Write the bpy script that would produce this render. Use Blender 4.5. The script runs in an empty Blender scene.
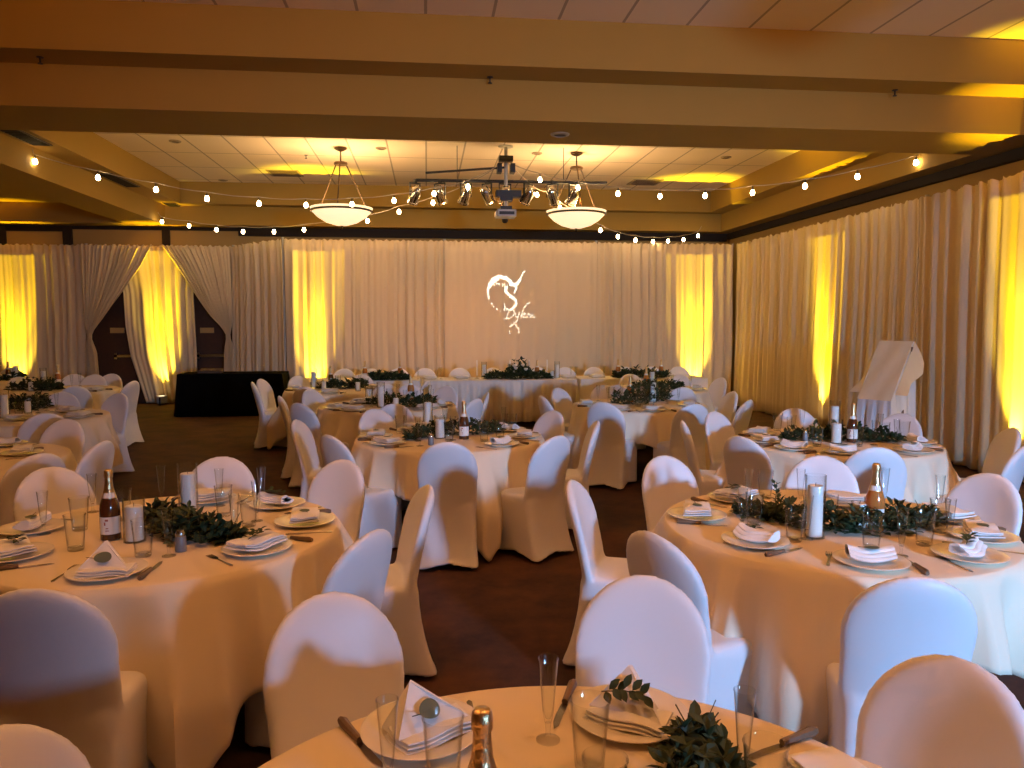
import bpy, bmesh, math, random
from mathutils import Vector, Matrix
PI=math.pi; R=random.Random(7)
S=bpy.context.scene; COL=S.collection
# ---------------------------------------------------------------- camera
F=769.; YAW=math.radians(6.3); PIT=math.atan(62/769); H=1.7
FW=Vector((math.sin(YAW)*math.cos(PIT),math.cos(YAW)*math.cos(PIT),-math.sin(PIT)))
RT=Vector((math.cos(YAW),-math.sin(YAW),0)); UP=RT.cross(FW)
cd=bpy.data.cameras.new('camera'); cam=bpy.data.objects.new('camera',cd); COL.objects.link(cam)
cam.location=(0,0,H); cam.rotation_euler=(PI/2-PIT,0,-YAW); cd.sensor_width=36; cd.lens=F/1024*36; cd.clip_start=.02
S.camera=cam
def ray(x,y): return FW+RT*((x-512)/F)+UP*((384-y)/F)
def atz(x,y,z):                       # where a sight line meets the height z
    d=ray(x,y); return Vector((0,0,H))+d*((z-H)/d.z)
def atY(x,y,Y): d=ray(x,y); return Vector((0,0,H))+d*(Y/d.y)
def atX(x,y,X): d=ray(x,y); return Vector((0,0,H))+d*(X/d.x)
def px(p):
    v=Vector(p)-Vector((0,0,H)); return 512+F*v.dot(RT)/v.dot(FW)
# ---------------------------------------------------------------- materials
def mat(name,col=(.8,.8,.8),rough=.6,metal=0,sheen=0,noise=0,nscale=40,bump=0,bscale=200,coat=0,emit=None,estr=0,trans=0):
    m=bpy.data.materials.new(name); m.use_nodes=True; n=m.node_tree.nodes; l=m.node_tree.links
    b=n['Principled BSDF']; b.inputs['Base Color'].default_value=(*col,1); b.inputs['Roughness'].default_value=rough
    b.inputs['Metallic'].default_value=metal; b.inputs['Sheen Weight'].default_value=sheen; b.inputs['Coat Weight'].default_value=coat
    b.inputs['Transmission Weight'].default_value=trans
    if emit: b.inputs['Emission Color'].default_value=(*emit,1); b.inputs['Emission Strength'].default_value=estr
    tc=n.new('ShaderNodeTexCoord')
    if noise:
        t=n.new('ShaderNodeTexNoise'); t.inputs['Scale'].default_value=nscale; t.inputs['Detail'].default_value=4
        l.new(tc.outputs['Object'],t.inputs['Vector'])
        r=n.new('ShaderNodeMixRGB'); r.inputs[1].default_value=(*[c*(1-noise) for c in col],1); r.inputs[2].default_value=(*[min(1,c*(1+noise)) for c in col],1)
        l.new(t.outputs['Fac'],r.inputs[0]); l.new(r.outputs[0],b.inputs['Base Color'])
    if bump:
        t=n.new('ShaderNodeTexNoise'); t.inputs['Scale'].default_value=bscale; t.inputs['Detail'].default_value=3
        l.new(tc.outputs['Object'],t.inputs['Vector'])
        u=n.new('ShaderNodeBump'); u.inputs['Strength'].default_value=bump; u.inputs['Distance'].default_value=.01
        l.new(t.outputs['Fac'],u.inputs['Height']); l.new(u.outputs[0],b.inputs['Normal'])
    return m
def glassmat(name,tint=(.97,.98,.98)):
    m=bpy.data.materials.new(name); m.use_nodes=True; n=m.node_tree.nodes; l=m.node_tree.links
    n.remove(n['Principled BSDF']); o=n['Material Output']
    t=n.new('ShaderNodeBsdfTransparent'); t.inputs[0].default_value=(*tint,1)
    g=n.new('ShaderNodeBsdfGlossy'); g.inputs['Roughness'].default_value=.04
    f=n.new('ShaderNodeLayerWeight'); f.inputs[0].default_value=.5; pw=n.new('ShaderNodeMath'); pw.operation='POWER'; pw.inputs[1].default_value=4; l.new(f.outputs['Facing'],pw.inputs[0]); ml=n.new('ShaderNodeMath'); ml.operation='MULTIPLY_ADD'; ml.inputs[1].default_value=.85; ml.inputs[2].default_value=.022; l.new(pw.outputs[0],ml.inputs[0])
    tm=n.new('ShaderNodeMixRGB'); tm.inputs[1].default_value=(*tint,1); tm.inputs[2].default_value=(.30,.27,.23,1); l.new(pw.outputs[0],tm.inputs[0]); l.new(tm.outputs[0],t.inputs[0])
    x=n.new('ShaderNodeMixShader'); l.new(ml.outputs[0],x.inputs[0]); l.new(t.outputs[0],x.inputs[1]); l.new(g.outputs[0],x.inputs[2]); l.new(x.outputs[0],o.inputs[0])
    return m
M={}
M['spandex']=mat('spandex',(.78,.77,.80),.48,sheen=.25,bump=.12,bscale=9)
M['linen']=mat('table_linen',(.80,.69,.52),.8,sheen=.1,bump=.08,bscale=14)
M['ivory']=mat('ivory_linen',(.80,.74,.66),.8,sheen=.1,bump=.06,bscale=20)
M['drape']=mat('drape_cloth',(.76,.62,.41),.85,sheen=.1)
M['napkin']=mat('napkin_cloth',(.86,.84,.82),.8,bump=.1,bscale=60)
M['plate']=mat('china',(.84,.78,.68),.25,coat=.3)
M['wax']=mat('candle_wax',(.92,.89,.82),.55)
M['glass']=glassmat('clear_glass')
M['silver']=mat('cutlery_steel',(.55,.5,.45),.25,metal=1)
M['handle']=mat('knife_handle',(.16,.10,.06),.45,noise=.3,nscale=60)
M['leaf']=mat('leaf_green',(.026,.046,.014),.6,noise=.5,nscale=30)
M['leaf2']=mat('grey_leaf',(.10,.13,.09),.6)
M['stem']=mat('leaf_stem',(.07,.06,.03),.7)
M['flower']=mat('cream_petal',(.8,.72,.6),.7)
M['bottle']=mat('amber_bottle',(.085,.026,.008),.1,coat=.8)
M['bottle2']=mat('pink_bottle',(.50,.17,.04),.12,coat=.6)
M['foil']=mat('gold_foil',(.75,.55,.28),.3,metal=1,bump=.4,bscale=60)
M['label']=mat('bottle_label',(.82,.78,.72),.6)
M['ink']=mat('label_ink',(.35,.10,.06),.6)
M['salt']=mat('shaker_body',(.2,.2,.21),.3)
M['black']=mat('black_cloth',(.003,.003,.003),.95)
M['dark']=mat('dark_metal',(.02,.018,.016),.45)
M['bronze']=mat('bronze_metal',(.10,.06,.03),.4,metal=.7)
M['chrome']=mat('chrome_metal',(.6,.57,.52),.18,metal=1)
M['white']=mat('white_plastic',(.5,.49,.46),.4)
M['legs']=mat('table_leg_steel',(.08,.07,.06),.5,metal=.5)
M['board']=mat('tabletop_board',(.35,.25,.17),.6)
M['paint']=mat('tan_paint',(.40,.245,.045),.85,noise=.03,nscale=3)
M['wallpaint']=mat('wall_paint',(.42,.28,.10),.85)
M['rail']=mat('track_rail',(.016,.008,.004),.8)
M['door']=mat('dark_door_wood',(.06,.026,.014),.5,noise=.25,nscale=12)
M['brass']=mat('brass_sign',(.55,.40,.16),.4,metal=.3)
M['vent']=mat('vent_metal',(.10,.065,.045),.6)
M['disc']=mat('disc_metal',(.35,.27,.18),.5)
M['wire']=mat('wire_cord',(.55,.45,.32),.6)
M['bulb']=mat('lit_bulb',(1,.8,.5),.4,emit=(1,.72,.36),estr=38)
M['bowl']=mat('alabaster_glass',(.9,.82,.66),.4,emit=(1,.74,.42),estr=1.1,noise=.08,nscale=6)
M['lens']=mat('par_lens',(.9,.9,.9),.2,emit=(1,.85,.5),estr=4)
M['black'].node_tree.nodes['Principled BSDF'].inputs['Specular IOR Level'].default_value=.05
# carpet
m=M['carpet']=mat('carpet',(.06,.034,.022),.95)
n=m.node_tree.nodes; l=m.node_tree.links; tc=n.new('ShaderNodeTexCoord')
a=n.new('ShaderNodeTexNoise'); a.inputs['Scale'].default_value=2.2; a.inputs['Detail'].default_value=8; a.inputs['Roughness'].default_value=.7
rr=n.new('ShaderNodeValToRGB'); rr.color_ramp.elements[0].position=.38; rr.color_ramp.elements[0].color=(.034,.013,.005,1); rr.color_ramp.elements[1].position=.66; rr.color_ramp.elements[1].color=(.095,.034,.011,1)
l.new(tc.outputs['Object'],a.inputs[0]); l.new(a.outputs['Fac'],rr.inputs[0]); l.new(rr.outputs[0],n['Principled BSDF'].inputs['Base Color'])
# ceiling tiles
m=M['tile']=mat('ceiling_tile',(.74,.70,.62),.9)
n=m.node_tree.nodes; l=m.node_tree.links; tc=n.new('ShaderNodeTexCoord'); sx=n.new('ShaderNodeSeparateXYZ'); l.new(tc.outputs['Object'],sx.inputs[0])
def mth(op,a,b=None):
    q=n.new('ShaderNodeMath'); q.operation=op
    for i,v in enumerate((a,b)):
        if v is None: continue
        if isinstance(v,(int,float)): q.inputs[i].default_value=v
        else: l.new(v,q.inputs[i])
    return q.outputs[0]
gx=mth('LESS_THAN',mth('FRACT',mth('DIVIDE',sx.outputs[0],.61)),.045); gy=mth('LESS_THAN',mth('FRACT',mth('DIVIDE',sx.outputs[1],1.22)),.022)
g=mth('MAXIMUM',gx,gy); mx=n.new('ShaderNodeMixRGB'); mx.inputs[1].default_value=(.88,.73,.55,1); mx.inputs[2].default_value=(.46,.37,.27,1); l.new(g,mx.inputs[0]); l.new(mx.outputs[0],n['Principled BSDF'].inputs['Base Color'])
# ---------------------------------------------------------------- mesh builder
class MB:
    def __init__(s): s.v=[]; s.f=[]
    def add(s,v,f,mx=None):
        o=len(s.v); s.v+= [tuple(mx@Vector(p)) if mx else tuple(p) for p in v]; s.f+=[tuple(i+o for i in q) for q in f]; return s
    def box(s,a,b,mx=None):
        x0,y0,z0=a; x1,y1,z1=b
        return s.add([(x0,y0,z0),(x1,y0,z0),(x1,y1,z0),(x0,y1,z0),(x0,y0,z1),(x1,y0,z1),(x1,y1,z1),(x0,y1,z1)],[(0,3,2,1),(4,5,6,7),(0,1,5,4),(1,2,6,5),(2,3,7,6),(3,0,4,7)],mx)
    def lathe(s,prof,n=24,mx=None,closed=False):
        v=[];f=[]
        for r,z in prof:
            for i in range(n): a=2*PI*i/n; v.append((r*math.cos(a),r*math.sin(a),z))
        k=len(prof)
        for j in range(k if closed else k-1):
            for i in range(n):
                f.append((j*n+i,j*n+(i+1)%n,((j+1)%k)*n+(i+1)%n,((j+1)%k)*n+i))
        if not closed:
            if prof[0][0]>1e-5: f.append(tuple(range(n))[::-1])
            if prof[-1][0]>1e-5: f.append(tuple(range((k-1)*n,k*n)))
        return s.add(v,f,mx)
    def tube(s,pts,r,n=6,mx=None):
        pts=[Vector(p) for p in pts]; v=[];f=[]
        for i,p in enumerate(pts):
            d=(pts[min(i+1,len(pts)-1)]-pts[max(i-1,0)]).normalized()
            a=d.cross(Vector((0,0,1)) if abs(d.z)<.9 else Vector((1,0,0))).normalized(); b=d.cross(a)
            rr=r[i] if isinstance(r,(list,tuple)) else r
            for k in range(n): t=2*PI*k/n; v.append(p+a*rr*math.cos(t)+b*rr*math.sin(t))
        for i in range(len(pts)-1):
            for k in range(n): f.append((i*n+k,i*n+(k+1)%n,(i+1)*n+(k+1)%n,(i+1)*n+k))
        f.append(tuple(range(n))[::-1]); f.append(tuple(range((len(pts)-1)*n,len(pts)*n)))
        return s.add(v,f,mx)
    def grid(s,rows,mx=None,close=False):
        v=[p for r in rows for p in r]; w=len(rows[0]); f=[]
        for j in range(len(rows)-1):
            for i in range(w if close else w-1): f.append((j*w+i,j*w+(i+1)%w,(j+1)*w+(i+1)%w,(j+1)*w+i))
        return s.add(v,f,mx)
    def poly(s,pts,h,mx=None):        # flat outline with thickness h
        k=len(pts); return s.add([(x,y,0) for x,y in pts]+[(x,y,h) for x,y in pts],[tuple(range(k))[::-1],tuple(range(k,2*k))]+[(i,(i+1)%k,k+(i+1)%k,k+i) for i in range(k)],mx)
    def mesh(s,name,m,smooth=40):
        me=bpy.data.meshes.new(name); me.from_pydata(s.v,[],s.f); me.materials.append(m); me.update()
        if smooth:
            for p in me.polygons: p.use_smooth=True
            bm=bmesh.new(); bm.from_mesh(me); bmesh.ops.recalc_face_normals(bm,faces=bm.faces); bm.to_mesh(me); bm.free()
            try: me.set_sharp_from_angle(angle=math.radians(smooth))
            except Exception: pass
        return me
    def obj(s,name,m,parent=None,smooth=40): return link(name,s.mesh(name,m,smooth),parent)
def link(name,me,parent=None,loc=None,rz=0,mx=None):
    o=bpy.data.objects.new(name,me); COL.objects.link(o)
    if parent: o.parent=parent
    if loc is not None: o.location=loc
    if rz: o.rotation_euler=(0,0,rz)
    if mx is not None: o.matrix_world=mx
    return o
def tag(o,label,cat,group=None,kind=None):
    o['label']=label; o['category']=cat
    if group: o['group']=group
    if kind: o['kind']=kind
    return o
def struct(o): o['kind']='structure'; return o
def empty(name,loc=(0,0,0),rz=0): 
    o=bpy.data.objects.new(name,None); COL.objects.link(o); o.location=loc; o.rotation_euler=(0,0,rz); o.empty_display_size=.1; return o
def copytree(o,loc,rz=0,parent=None):
    c=o.copy(); COL.objects.link(c)
    if parent: c.parent=parent
    else: c.location=loc; c.rotation_euler=(0,0,rz)
    for ch in KIDS.get(o.name,[]):
        d=copytree(ch,None,0,c)
    return c
KIDS={}
def kid(par,name,me):
    o=link(name,me,par); KIDS.setdefault(par.name,[]).append(o); return o
FIRST={}
def place(key,maker,loc,rz=0):
    """first call builds the thing, later calls copy it with its parts"""
    if key not in FIRST:
        o=maker(); o.location=loc; o.rotation_euler=(0,0,rz); FIRST[key]=o; return o
    return copytree(FIRST[key],loc,rz)
def bx(name,a,b,m,st=True,parent=None):
    o=MB().box(a,b).obj(name,m,parent,smooth=0)
    return struct(o) if st else o
# ---------------------------------------------------------------- room shell
XL,XR,YN,YB=-11.,6.8,-4.,16.9; ZL,ZM,ZH=3.67,4.05,4.48
struct(MB().box((XL-.2,YN-.2,-.1),(XR+.2,YB+.2,0)).obj('floor',M['carpet'],smooth=0))
struct(MB().box((XL-.2,YN-.2,ZH),(XR+.2,YB+.2,ZH+.1)).obj('ceiling',M['tile'],smooth=0))
bx('wall_right',(XR,YN-.2,0),(XR+.15,YB+.2,ZH),M['wallpaint'])
bx('wall_left',(XL-.15,YN-.2,0),(XL,YB+.2,ZH),M['wallpaint'])
bx('wall_back',(XL,YB,0),(XR,YB+.15,ZH),M['wallpaint'])
WX0,WX1,WZ0,WZ1=3.5,4.2,1.55,2.25      # window opening in the wall behind the photographer
w=MB().box((XL,YN-.15,0),(WX0,YN,ZH)).box((WX1,YN-.15,0),(XR,YN,ZH)).box((WX0,YN-.15,0),(WX1,YN,WZ0)).box((WX0,YN-.15,WZ1),(WX1,YN,ZH)).obj('wall_front',M['wallpaint'],smooth=0); struct(w)
t=.04; w=MB().box((WX0,YN-.1,WZ0),(WX0+t,YN-.04,WZ1)).box((WX1-t,YN-.1,WZ0),(WX1,YN-.04,WZ1)).box((WX0,YN-.1,WZ0),(WX1,YN-.04,WZ0+t)).box((WX0,YN-.1,WZ1-t),(WX1,YN-.04,WZ1)).obj('window_1',M['dark'],smooth=0); struct(w)
TR=[0]
def trim(boxes,m=None):
    TR[0]+=1; b=MB()
    for q in boxes: b.box(*q)
    return struct(b.obj('trim_%d'%TR[0],m or M['paint'],smooth=0))
trim([((XL,7.25,ZM),(XR,9.0,ZH)),((XL,7.66,ZL),(XR,8.62,ZM))])                    # cross beam
trim([((6.06,9.0,ZM),(XR,16.15,ZH)),((6.42,8.62,ZL),(XR,16.45,ZM)),((6.06,YN,ZM),(XR,7.25,ZH)),((6.42,YN,ZL),(XR,7.66,ZM))])
trim([((-6.0,9.0,ZM),(-4.85,16.15,ZH)),((-6.0,8.62,ZL),(-5.25,16.45,ZM))])
trim([((-6.0,16.15,ZM),(XR,YB,ZH)),((-6.0,16.45,ZL),(XR,YB,ZM))])
trim([((XL,9.0,ZM),(-6.0,YB,ZH)),((XL,16.3,ZL),(-6.0,YB,ZM))])
trim([((XL,YN,ZM),(-6.0,7.25,ZH)),((XL,YN,ZL),(-8.0,7.66,ZM))])
trim([((6.7,4.0,3.55),(XR,YB,ZL)),((-3.9,YB-.1,3.5),(6.7,YB,ZL))],M['rail'])      # folding-wall track
trim([((-8.65,YB-.05,2.6),(-8.5,YB,ZL)),((-7.4,YB-.05,2.6),(-7.22,YB,ZL)),((-8.5,YB-.04,3.55),(-7.4,YB,3.62)),((-5.45,YB-.05,2.4),(-5.3,YB,ZL)),((XL,YB-.04,3.6),(-3.9,YB,ZL))],M['rail'])
# double doors behind the tied-back drape
for i,(x0,x1,s) in enumerate(((-7.0,-5.75,1),(-5.0,-3.95,-1))):
    d=bx('door_%d'%(i+1),(x0,YB-.06,0),(x1,YB,2.55),M['door'])
    if i==0: a,b=-6.45,-5.85
    else: a,b=-4.8,-4.1
    bar=MB().box((a,YB-.14,.97),(b,YB-.11,1.02)).box((a,YB-.14,.93),(a+.05,YB-.06,1.06)).box((b-.05,YB-.14,.93),(b,YB-.06,1.06)); bar.obj('push_bar',M['chrome'],d,smooth=0)
    c=-6.4 if i==0 else -4.6
    MB().box((c-.14,YB-.075,1.47),(c+.14,YB-.06,1.58)).obj('door_sign',M['brass'],d,smooth=0)
# ceiling fittings
def ceil_disc(p,r,label,cat='ceiling light'):
    o=MB().lathe([(r,0),(r*.97,-.012),(r*.72,-.02),(r*.68,-.004),(0,-.002)],24).obj('recessed_light',M['disc']); o.location=p
    MB().lathe([(r*.66,-.006),(r*.6,-.012),(0,-.014)],20).obj('lens',M['vent'],o)
    return tag(o,label,cat,'round fittings flush in the ceiling')
for q,l_ in (((175,141,ZH),'round recessed light in ceiling tray, left of the left pendant, upper one'),((381,148,ZH),'round recessed light in ceiling tray just right of left pendant canopy'),((223,180,ZH),'round recessed light at far left edge of the lit ceiling tray'),
             ((537,153,ZH),'round recessed light between centre pole and right pendant canopy'),((726,157,ZH),'round recessed light in yellow right corner of ceiling tray'),((560,134,ZL),'round recessed light flush under the big cross beam')):
    ceil_disc(atz(*q),.09 if q[2]>4 else .10,l_)
def vent(p,w_,d_,label):
    b=MB().box((-w_/2,-d_/2,-.012),(w_/2,d_/2,0)); o=b.obj('ceiling_vent',M['disc'],smooth=0); o.location=p
    s=MB()
    for k in range(6): y=-d_/2+d_*(k+.7)/6.4; s.box((-w_*.42,y-.012,-.022),(w_*.42,y+.012,-.012))
    s.obj('slats',M['vent'],o,smooth=0); tag(o,label,'vent')
vent(atz(285,173,ZH),.6,.6,'square air vent grille in ceiling tray left of left pendant')
vent(atz(645,182,ZH),.6,.6,'square air vent grille in ceiling tray right of right pendant')
def dvent(x,y,label):
    p=atz(x,y,ZM); o=MB().box((-.12,-.6,-.015),(.12,.6,0)).obj('ceiling_vent',M['vent'],smooth=0); o.location=(-5.05,p.y,ZM)
    s=MB()
    for k in range(14): yy=-.54+k*.083; s.box((-.1,yy-.02,-.024),(.1,yy+.02,-.015))
    s.obj('slats',M['rail'],o,smooth=0); tag(o,label,'vent')
dvent(30,134,'long dark air grille in left ceiling ledge, nearest of three'); dvent(121,180,'long dark air grille in left ceiling ledge, middle of three'); dvent(173,207,'long dark air grille in left ceiling ledge, furthest of three')
for q,l_ in (((490,77,ZM),'small sprinkler head under middle of cross beam'),((895,90,ZM),'small sprinkler head under right end of cross beam'),((40,57,ZM),'small sprinkler head under left end of cross beam'),((306,155,ZH),'small sprinkler head in ceiling tray left of left pendant')):
    b=MB().lathe([(.03,0),(.03,-.006),(.008,-.01),(.008,-.05),(.022,-.055),(.022,-.06),(0,-.06)],12); o=b.obj('sprinkler_head',M['dark']); o.location=atz(*q); tag(o,l_,'sprinkler','sprinkler heads')
# ---------------------------------------------------------------- drapes
def foldfn(seed,per=.17):
    r=random.Random(seed); ph=[r.uniform(0,6.28) for _ in range(6)]
    def f(s):
        w=s+.035*math.sin(s*3.1+ph[0])+.03*math.sin(s*7.3+ph[1])
        return (math.sin(2*PI*w/per+ph[2])*(.65+.35*math.sin(s*2.3+ph[3]))+.45*math.sin(2*PI*w/(per*1.9)+ph[4])+.3*math.sin(2*PI*w/(per*.53)+ph[5]))
    return f
def drape(name,A,B,z0,z1,seed,amp=.04,per=.17,step=.02,rows=14,eL=None,eR=None,nfold=None):
    """hanging curtain from A to B (xy); eL/eR give edge parameters by height for a tied-back one"""
    A=Vector((*A,0)); B=Vector((*B,0)); L=(B-A).length; d=(B-A)/L; nr=Vector((d.y,-d.x,0)); f=foldfn(seed,per)
    n=max(20,int(L/step)); rs=[]; rnd=random.Random(seed+5); ph=rnd.uniform(0,6)
    for j in range(rows+1):
        tz=j/rows; z=z0+(z1-z0)*tz; row=[]
        el=eL(z) if eL else 0; er=eR(z) if eR else 1
        sq=max(.12,(er-el))
        for i in range(n+1):
            u=i/n; s=u*L; a=amp*(1.08-.12*tz)
            zz=z+(.012*math.sin(s*60)+.01*math.sin(s*37) if j==rows else 0)+(.012*math.sin(s*5+ph) if j==0 else 0)
            off=f(s+.05*math.sin(tz*3+ph)*(1-tz))*a
            if eL or eR: off=off*(1.3 if sq<.3 else 1)
            off+=.02*math.sin(s*1.7+tz*2+ph)*(1-tz)
            row.append(A+d*((el+(er-el)*u)*L)+nr*(off+.018*max(0,(tz-.9)*10))+Vector((0,0,zz)))
        rs.append(row)
    b=MB().grid(rs); me=b.mesh(name,M['drape'],smooth=75)
    o=link(name,me); sm=o.modifiers.new('thick','SOLIDIFY'); sm.thickness=.003; return o
ZT=3.25
def dr(A,B,seed,label,**k):
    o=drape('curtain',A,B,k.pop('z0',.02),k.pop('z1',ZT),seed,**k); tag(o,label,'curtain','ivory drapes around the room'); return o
dr((-10.9,16.6),(-8.75,16.6),2,'ivory drape panel running out of the left edge of picture')
dr((-8.7,16.6),(-6.92,16.6),3,'ivory floor-length drape panel just left of the tied-back doorway drapes')
import bisect
def interp(pts):
    pts=sorted(pts)
    def g(z):
        if z<=pts[0][0]: return pts[0][1]
        for (a,b),(c,e) in zip(pts,pts[1:]):
            if z<=c: return b+(e-b)*(z-a)/(c-a)
        return pts[-1][1]
    return g
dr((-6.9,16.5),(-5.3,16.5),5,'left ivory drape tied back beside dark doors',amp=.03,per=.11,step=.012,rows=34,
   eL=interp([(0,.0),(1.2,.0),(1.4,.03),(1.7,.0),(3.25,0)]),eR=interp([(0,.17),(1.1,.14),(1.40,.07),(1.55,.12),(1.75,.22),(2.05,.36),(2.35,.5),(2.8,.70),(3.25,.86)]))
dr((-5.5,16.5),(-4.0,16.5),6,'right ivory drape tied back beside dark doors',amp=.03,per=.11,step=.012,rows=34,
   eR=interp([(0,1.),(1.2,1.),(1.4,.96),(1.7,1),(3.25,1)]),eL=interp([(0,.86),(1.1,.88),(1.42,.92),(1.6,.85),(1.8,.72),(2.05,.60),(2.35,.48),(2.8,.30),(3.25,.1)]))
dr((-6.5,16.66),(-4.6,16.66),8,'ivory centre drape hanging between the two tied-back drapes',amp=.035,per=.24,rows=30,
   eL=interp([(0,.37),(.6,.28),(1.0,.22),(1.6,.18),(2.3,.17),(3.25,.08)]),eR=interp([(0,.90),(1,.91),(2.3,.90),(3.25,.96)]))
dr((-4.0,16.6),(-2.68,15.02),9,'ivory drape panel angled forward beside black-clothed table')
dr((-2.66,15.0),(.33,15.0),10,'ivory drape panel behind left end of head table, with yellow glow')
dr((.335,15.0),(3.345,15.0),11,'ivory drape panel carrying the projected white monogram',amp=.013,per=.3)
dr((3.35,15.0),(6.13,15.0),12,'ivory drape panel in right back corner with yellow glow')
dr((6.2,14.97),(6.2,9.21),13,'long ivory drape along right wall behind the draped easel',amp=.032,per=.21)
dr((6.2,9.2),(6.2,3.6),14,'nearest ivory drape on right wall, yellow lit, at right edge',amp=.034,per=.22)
def pole(p,label):
    o=MB().lathe([(.09,0),(.09,.01),(.022,.015),(.019,.03),(.019,3.27),(.028,3.275),(.028,3.30),(0,3.30)],12).obj('drape_pole',M['white']); o.location=(*p,0); tag(o,label,'pole','upright poles of the drape frame'); return o
for p,l_ in (((-8.72,16.68),'white drape pole at far left drape seam'),((-6.91,16.76),'white drape pole left of doorway drapes'),((-4.0,16.76),'white drape pole right of doorway drapes'),((-2.70,15.12),'white drape pole at outward corner left of head table'),((.35,15.1),'white drape pole at seam left of monogram'),((3.34,15.1),'white drape pole at seam right of monogram'),((6.32,15.08),'white drape pole in right back corner'),((6.3,9.24),'white drape pole at seam on right wall')): pole(p,l_)
# ---------------------------------------------------------------- uplights
def make_up():
    o=empty('uplight'); 
    kid(o,'bracket',MB().box((-.12,-.03,.0),(.12,.03,.012)).box((-.125,-.015,0),(-.113,.015,.16)).box((.113,-.015,0),(.125,.015,.16)).mesh('bracket',M['dark'],0))
    kid(o,'lamp_body',MB().lathe([(.07,.03),(.10,.05),(.108,.17),(.108,.19),(.095,.19),(.09,.175),(0,.172)],24).mesh('lamp_body',M['white']))
    kid(o,'lens',MB().lathe([(.088,.178),(.06,.184),(0,.186)],20).mesh('lens',M['lens'])); return o
UPS=[]
def spot(name,loc,target,e,size,blend,col,r=.03):
    l_=bpy.data.lights.new(name,'SPOT'); l_.energy=e; l_.spot_size=math.radians(size); l_.spot_blend=blend; l_.color=col; l_.shadow_soft_size=r
    o=bpy.data.objects.new(name,l_); COL.objects.link(o); o.location=loc; o.rotation_euler=(Vector(target)-Vector(loc)).to_track_quat('-Z','Y').to_euler(); return o
YEL=(1,.66,.0)
for (x,y),(dx,dy),l_,e in (((-8.25,16.36),(0,1),'small white floor uplight at left edge shining up the drape',520),((-5.43,16.42),(0,1),'small white floor uplight before the doorway centre drape',560),
      ((-2.12,14.76),(0,1),'floor uplight behind left end of head table',620),((5.33,14.76),(0,1),'floor uplight in right back corner behind head table',620),
      ((5.96,11.4),(1,0),'floor uplight at right wall left of draped easel',620),((5.96,7.4),(1,0),'floor uplight at right wall, nearest the camera',620)):
    o=place('up',make_up,(x,y,0),math.atan2(dy,dx)); tag(o,l_,'uplight','yellow floor uplights')
    spot('uplight_beam',(x,y,.22),(x+dx*.22,y+dy*.22,3.2),e*3.0,30,1,YEL,.03)
    spot('uplight_core',(x+dx*.03,y+dy*.03,.20),(x+dx*.22,y+dy*.22,1.0),e*.75,50,1,(1,.72,.06),.03)
# ---------------------------------------------------------------- pendants
def make_pend():
    o=empty('pendant_lamp')   # origin at the ceiling
    kid(o,'canopy',MB().lathe([(.10,0),(.10,-.02),(.05,-.05),(.012,-.06),(.012,-.22),(.10,-.23),(.11,-.25),(.10,-.27),(0,-.27)],20).mesh('canopy',M['bronze']))
    for k in range(3):
        a=2*PI*k/3+.5
        kid(o,'rod',MB().tube([(.09*math.cos(a),.09*math.sin(a),-.25),(.47*math.cos(a),.47*math.sin(a),-.98)],.011).mesh('rod',M['bronze']))
    prof=[(0,-1.235),(.10,-1.225),(.25,-1.18),(.38,-1.10),(.46,-1.02),(.50,-.95),(.485,-.95),(.44,-1.02),(.36,-1.085),(.24,-1.155),(.10,-1.2),(0,-1.21)]
    kid(o,'bowl_shade',MB().lathe(prof,40).mesh('bowl_shade',M['bowl'],60))
    kid(o,'ring',MB().lathe([(.468,-1.015),(.49,-1.01),(.498,-.995),(.49,-.985)],40,closed=True).mesh('ring',M['bronze']))
    kid(o,'finial',MB().lathe([(0,-1.29),(.015,-1.28),(.022,-1.26),(.01,-1.24),(.03,-1.232),(0,-1.22)],12).mesh('finial',M['bronze']))
    return o
for (X,Y),l_,e,c_ in (((-1.35,12.8),'alabaster bowl pendant lamp on bronze rods, left of centre pole',78,(1,.64,.30)),((2.48,12.75),'alabaster bowl pendant lamp on bronze rods, right of centre pole',78,(1,.64,.30)),
   ((-1.8,2.2),'added out-of-view alabaster bowl pendant over near tables, left one of pair',150,(1,.42,.12)),((3.6,2.2),'added out-of-view alabaster bowl pendant over near tables, right one of pair',150,(1,.42,.12)),((-8.4,9.5),'alabaster bowl pendant in the left bay',60,(1,.41,.10))):  # near pair is out of view, added to brighten the near ceiling
    o=place('pend',make_pend,(X,Y,ZH)); tag(o,l_,'pendant lamp','alabaster bowl pendants')
    q=bpy.data.lights.new('bowl_light','POINT'); q.energy=e; q.color=c_; q.shadow_soft_size=.12; w=bpy.data.objects.new('bowl_light',q); COL.objects.link(w); w.location=(X,Y,3.62)
    if X<-6: o.location.z=ZM; w.location.z=3.2
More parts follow.
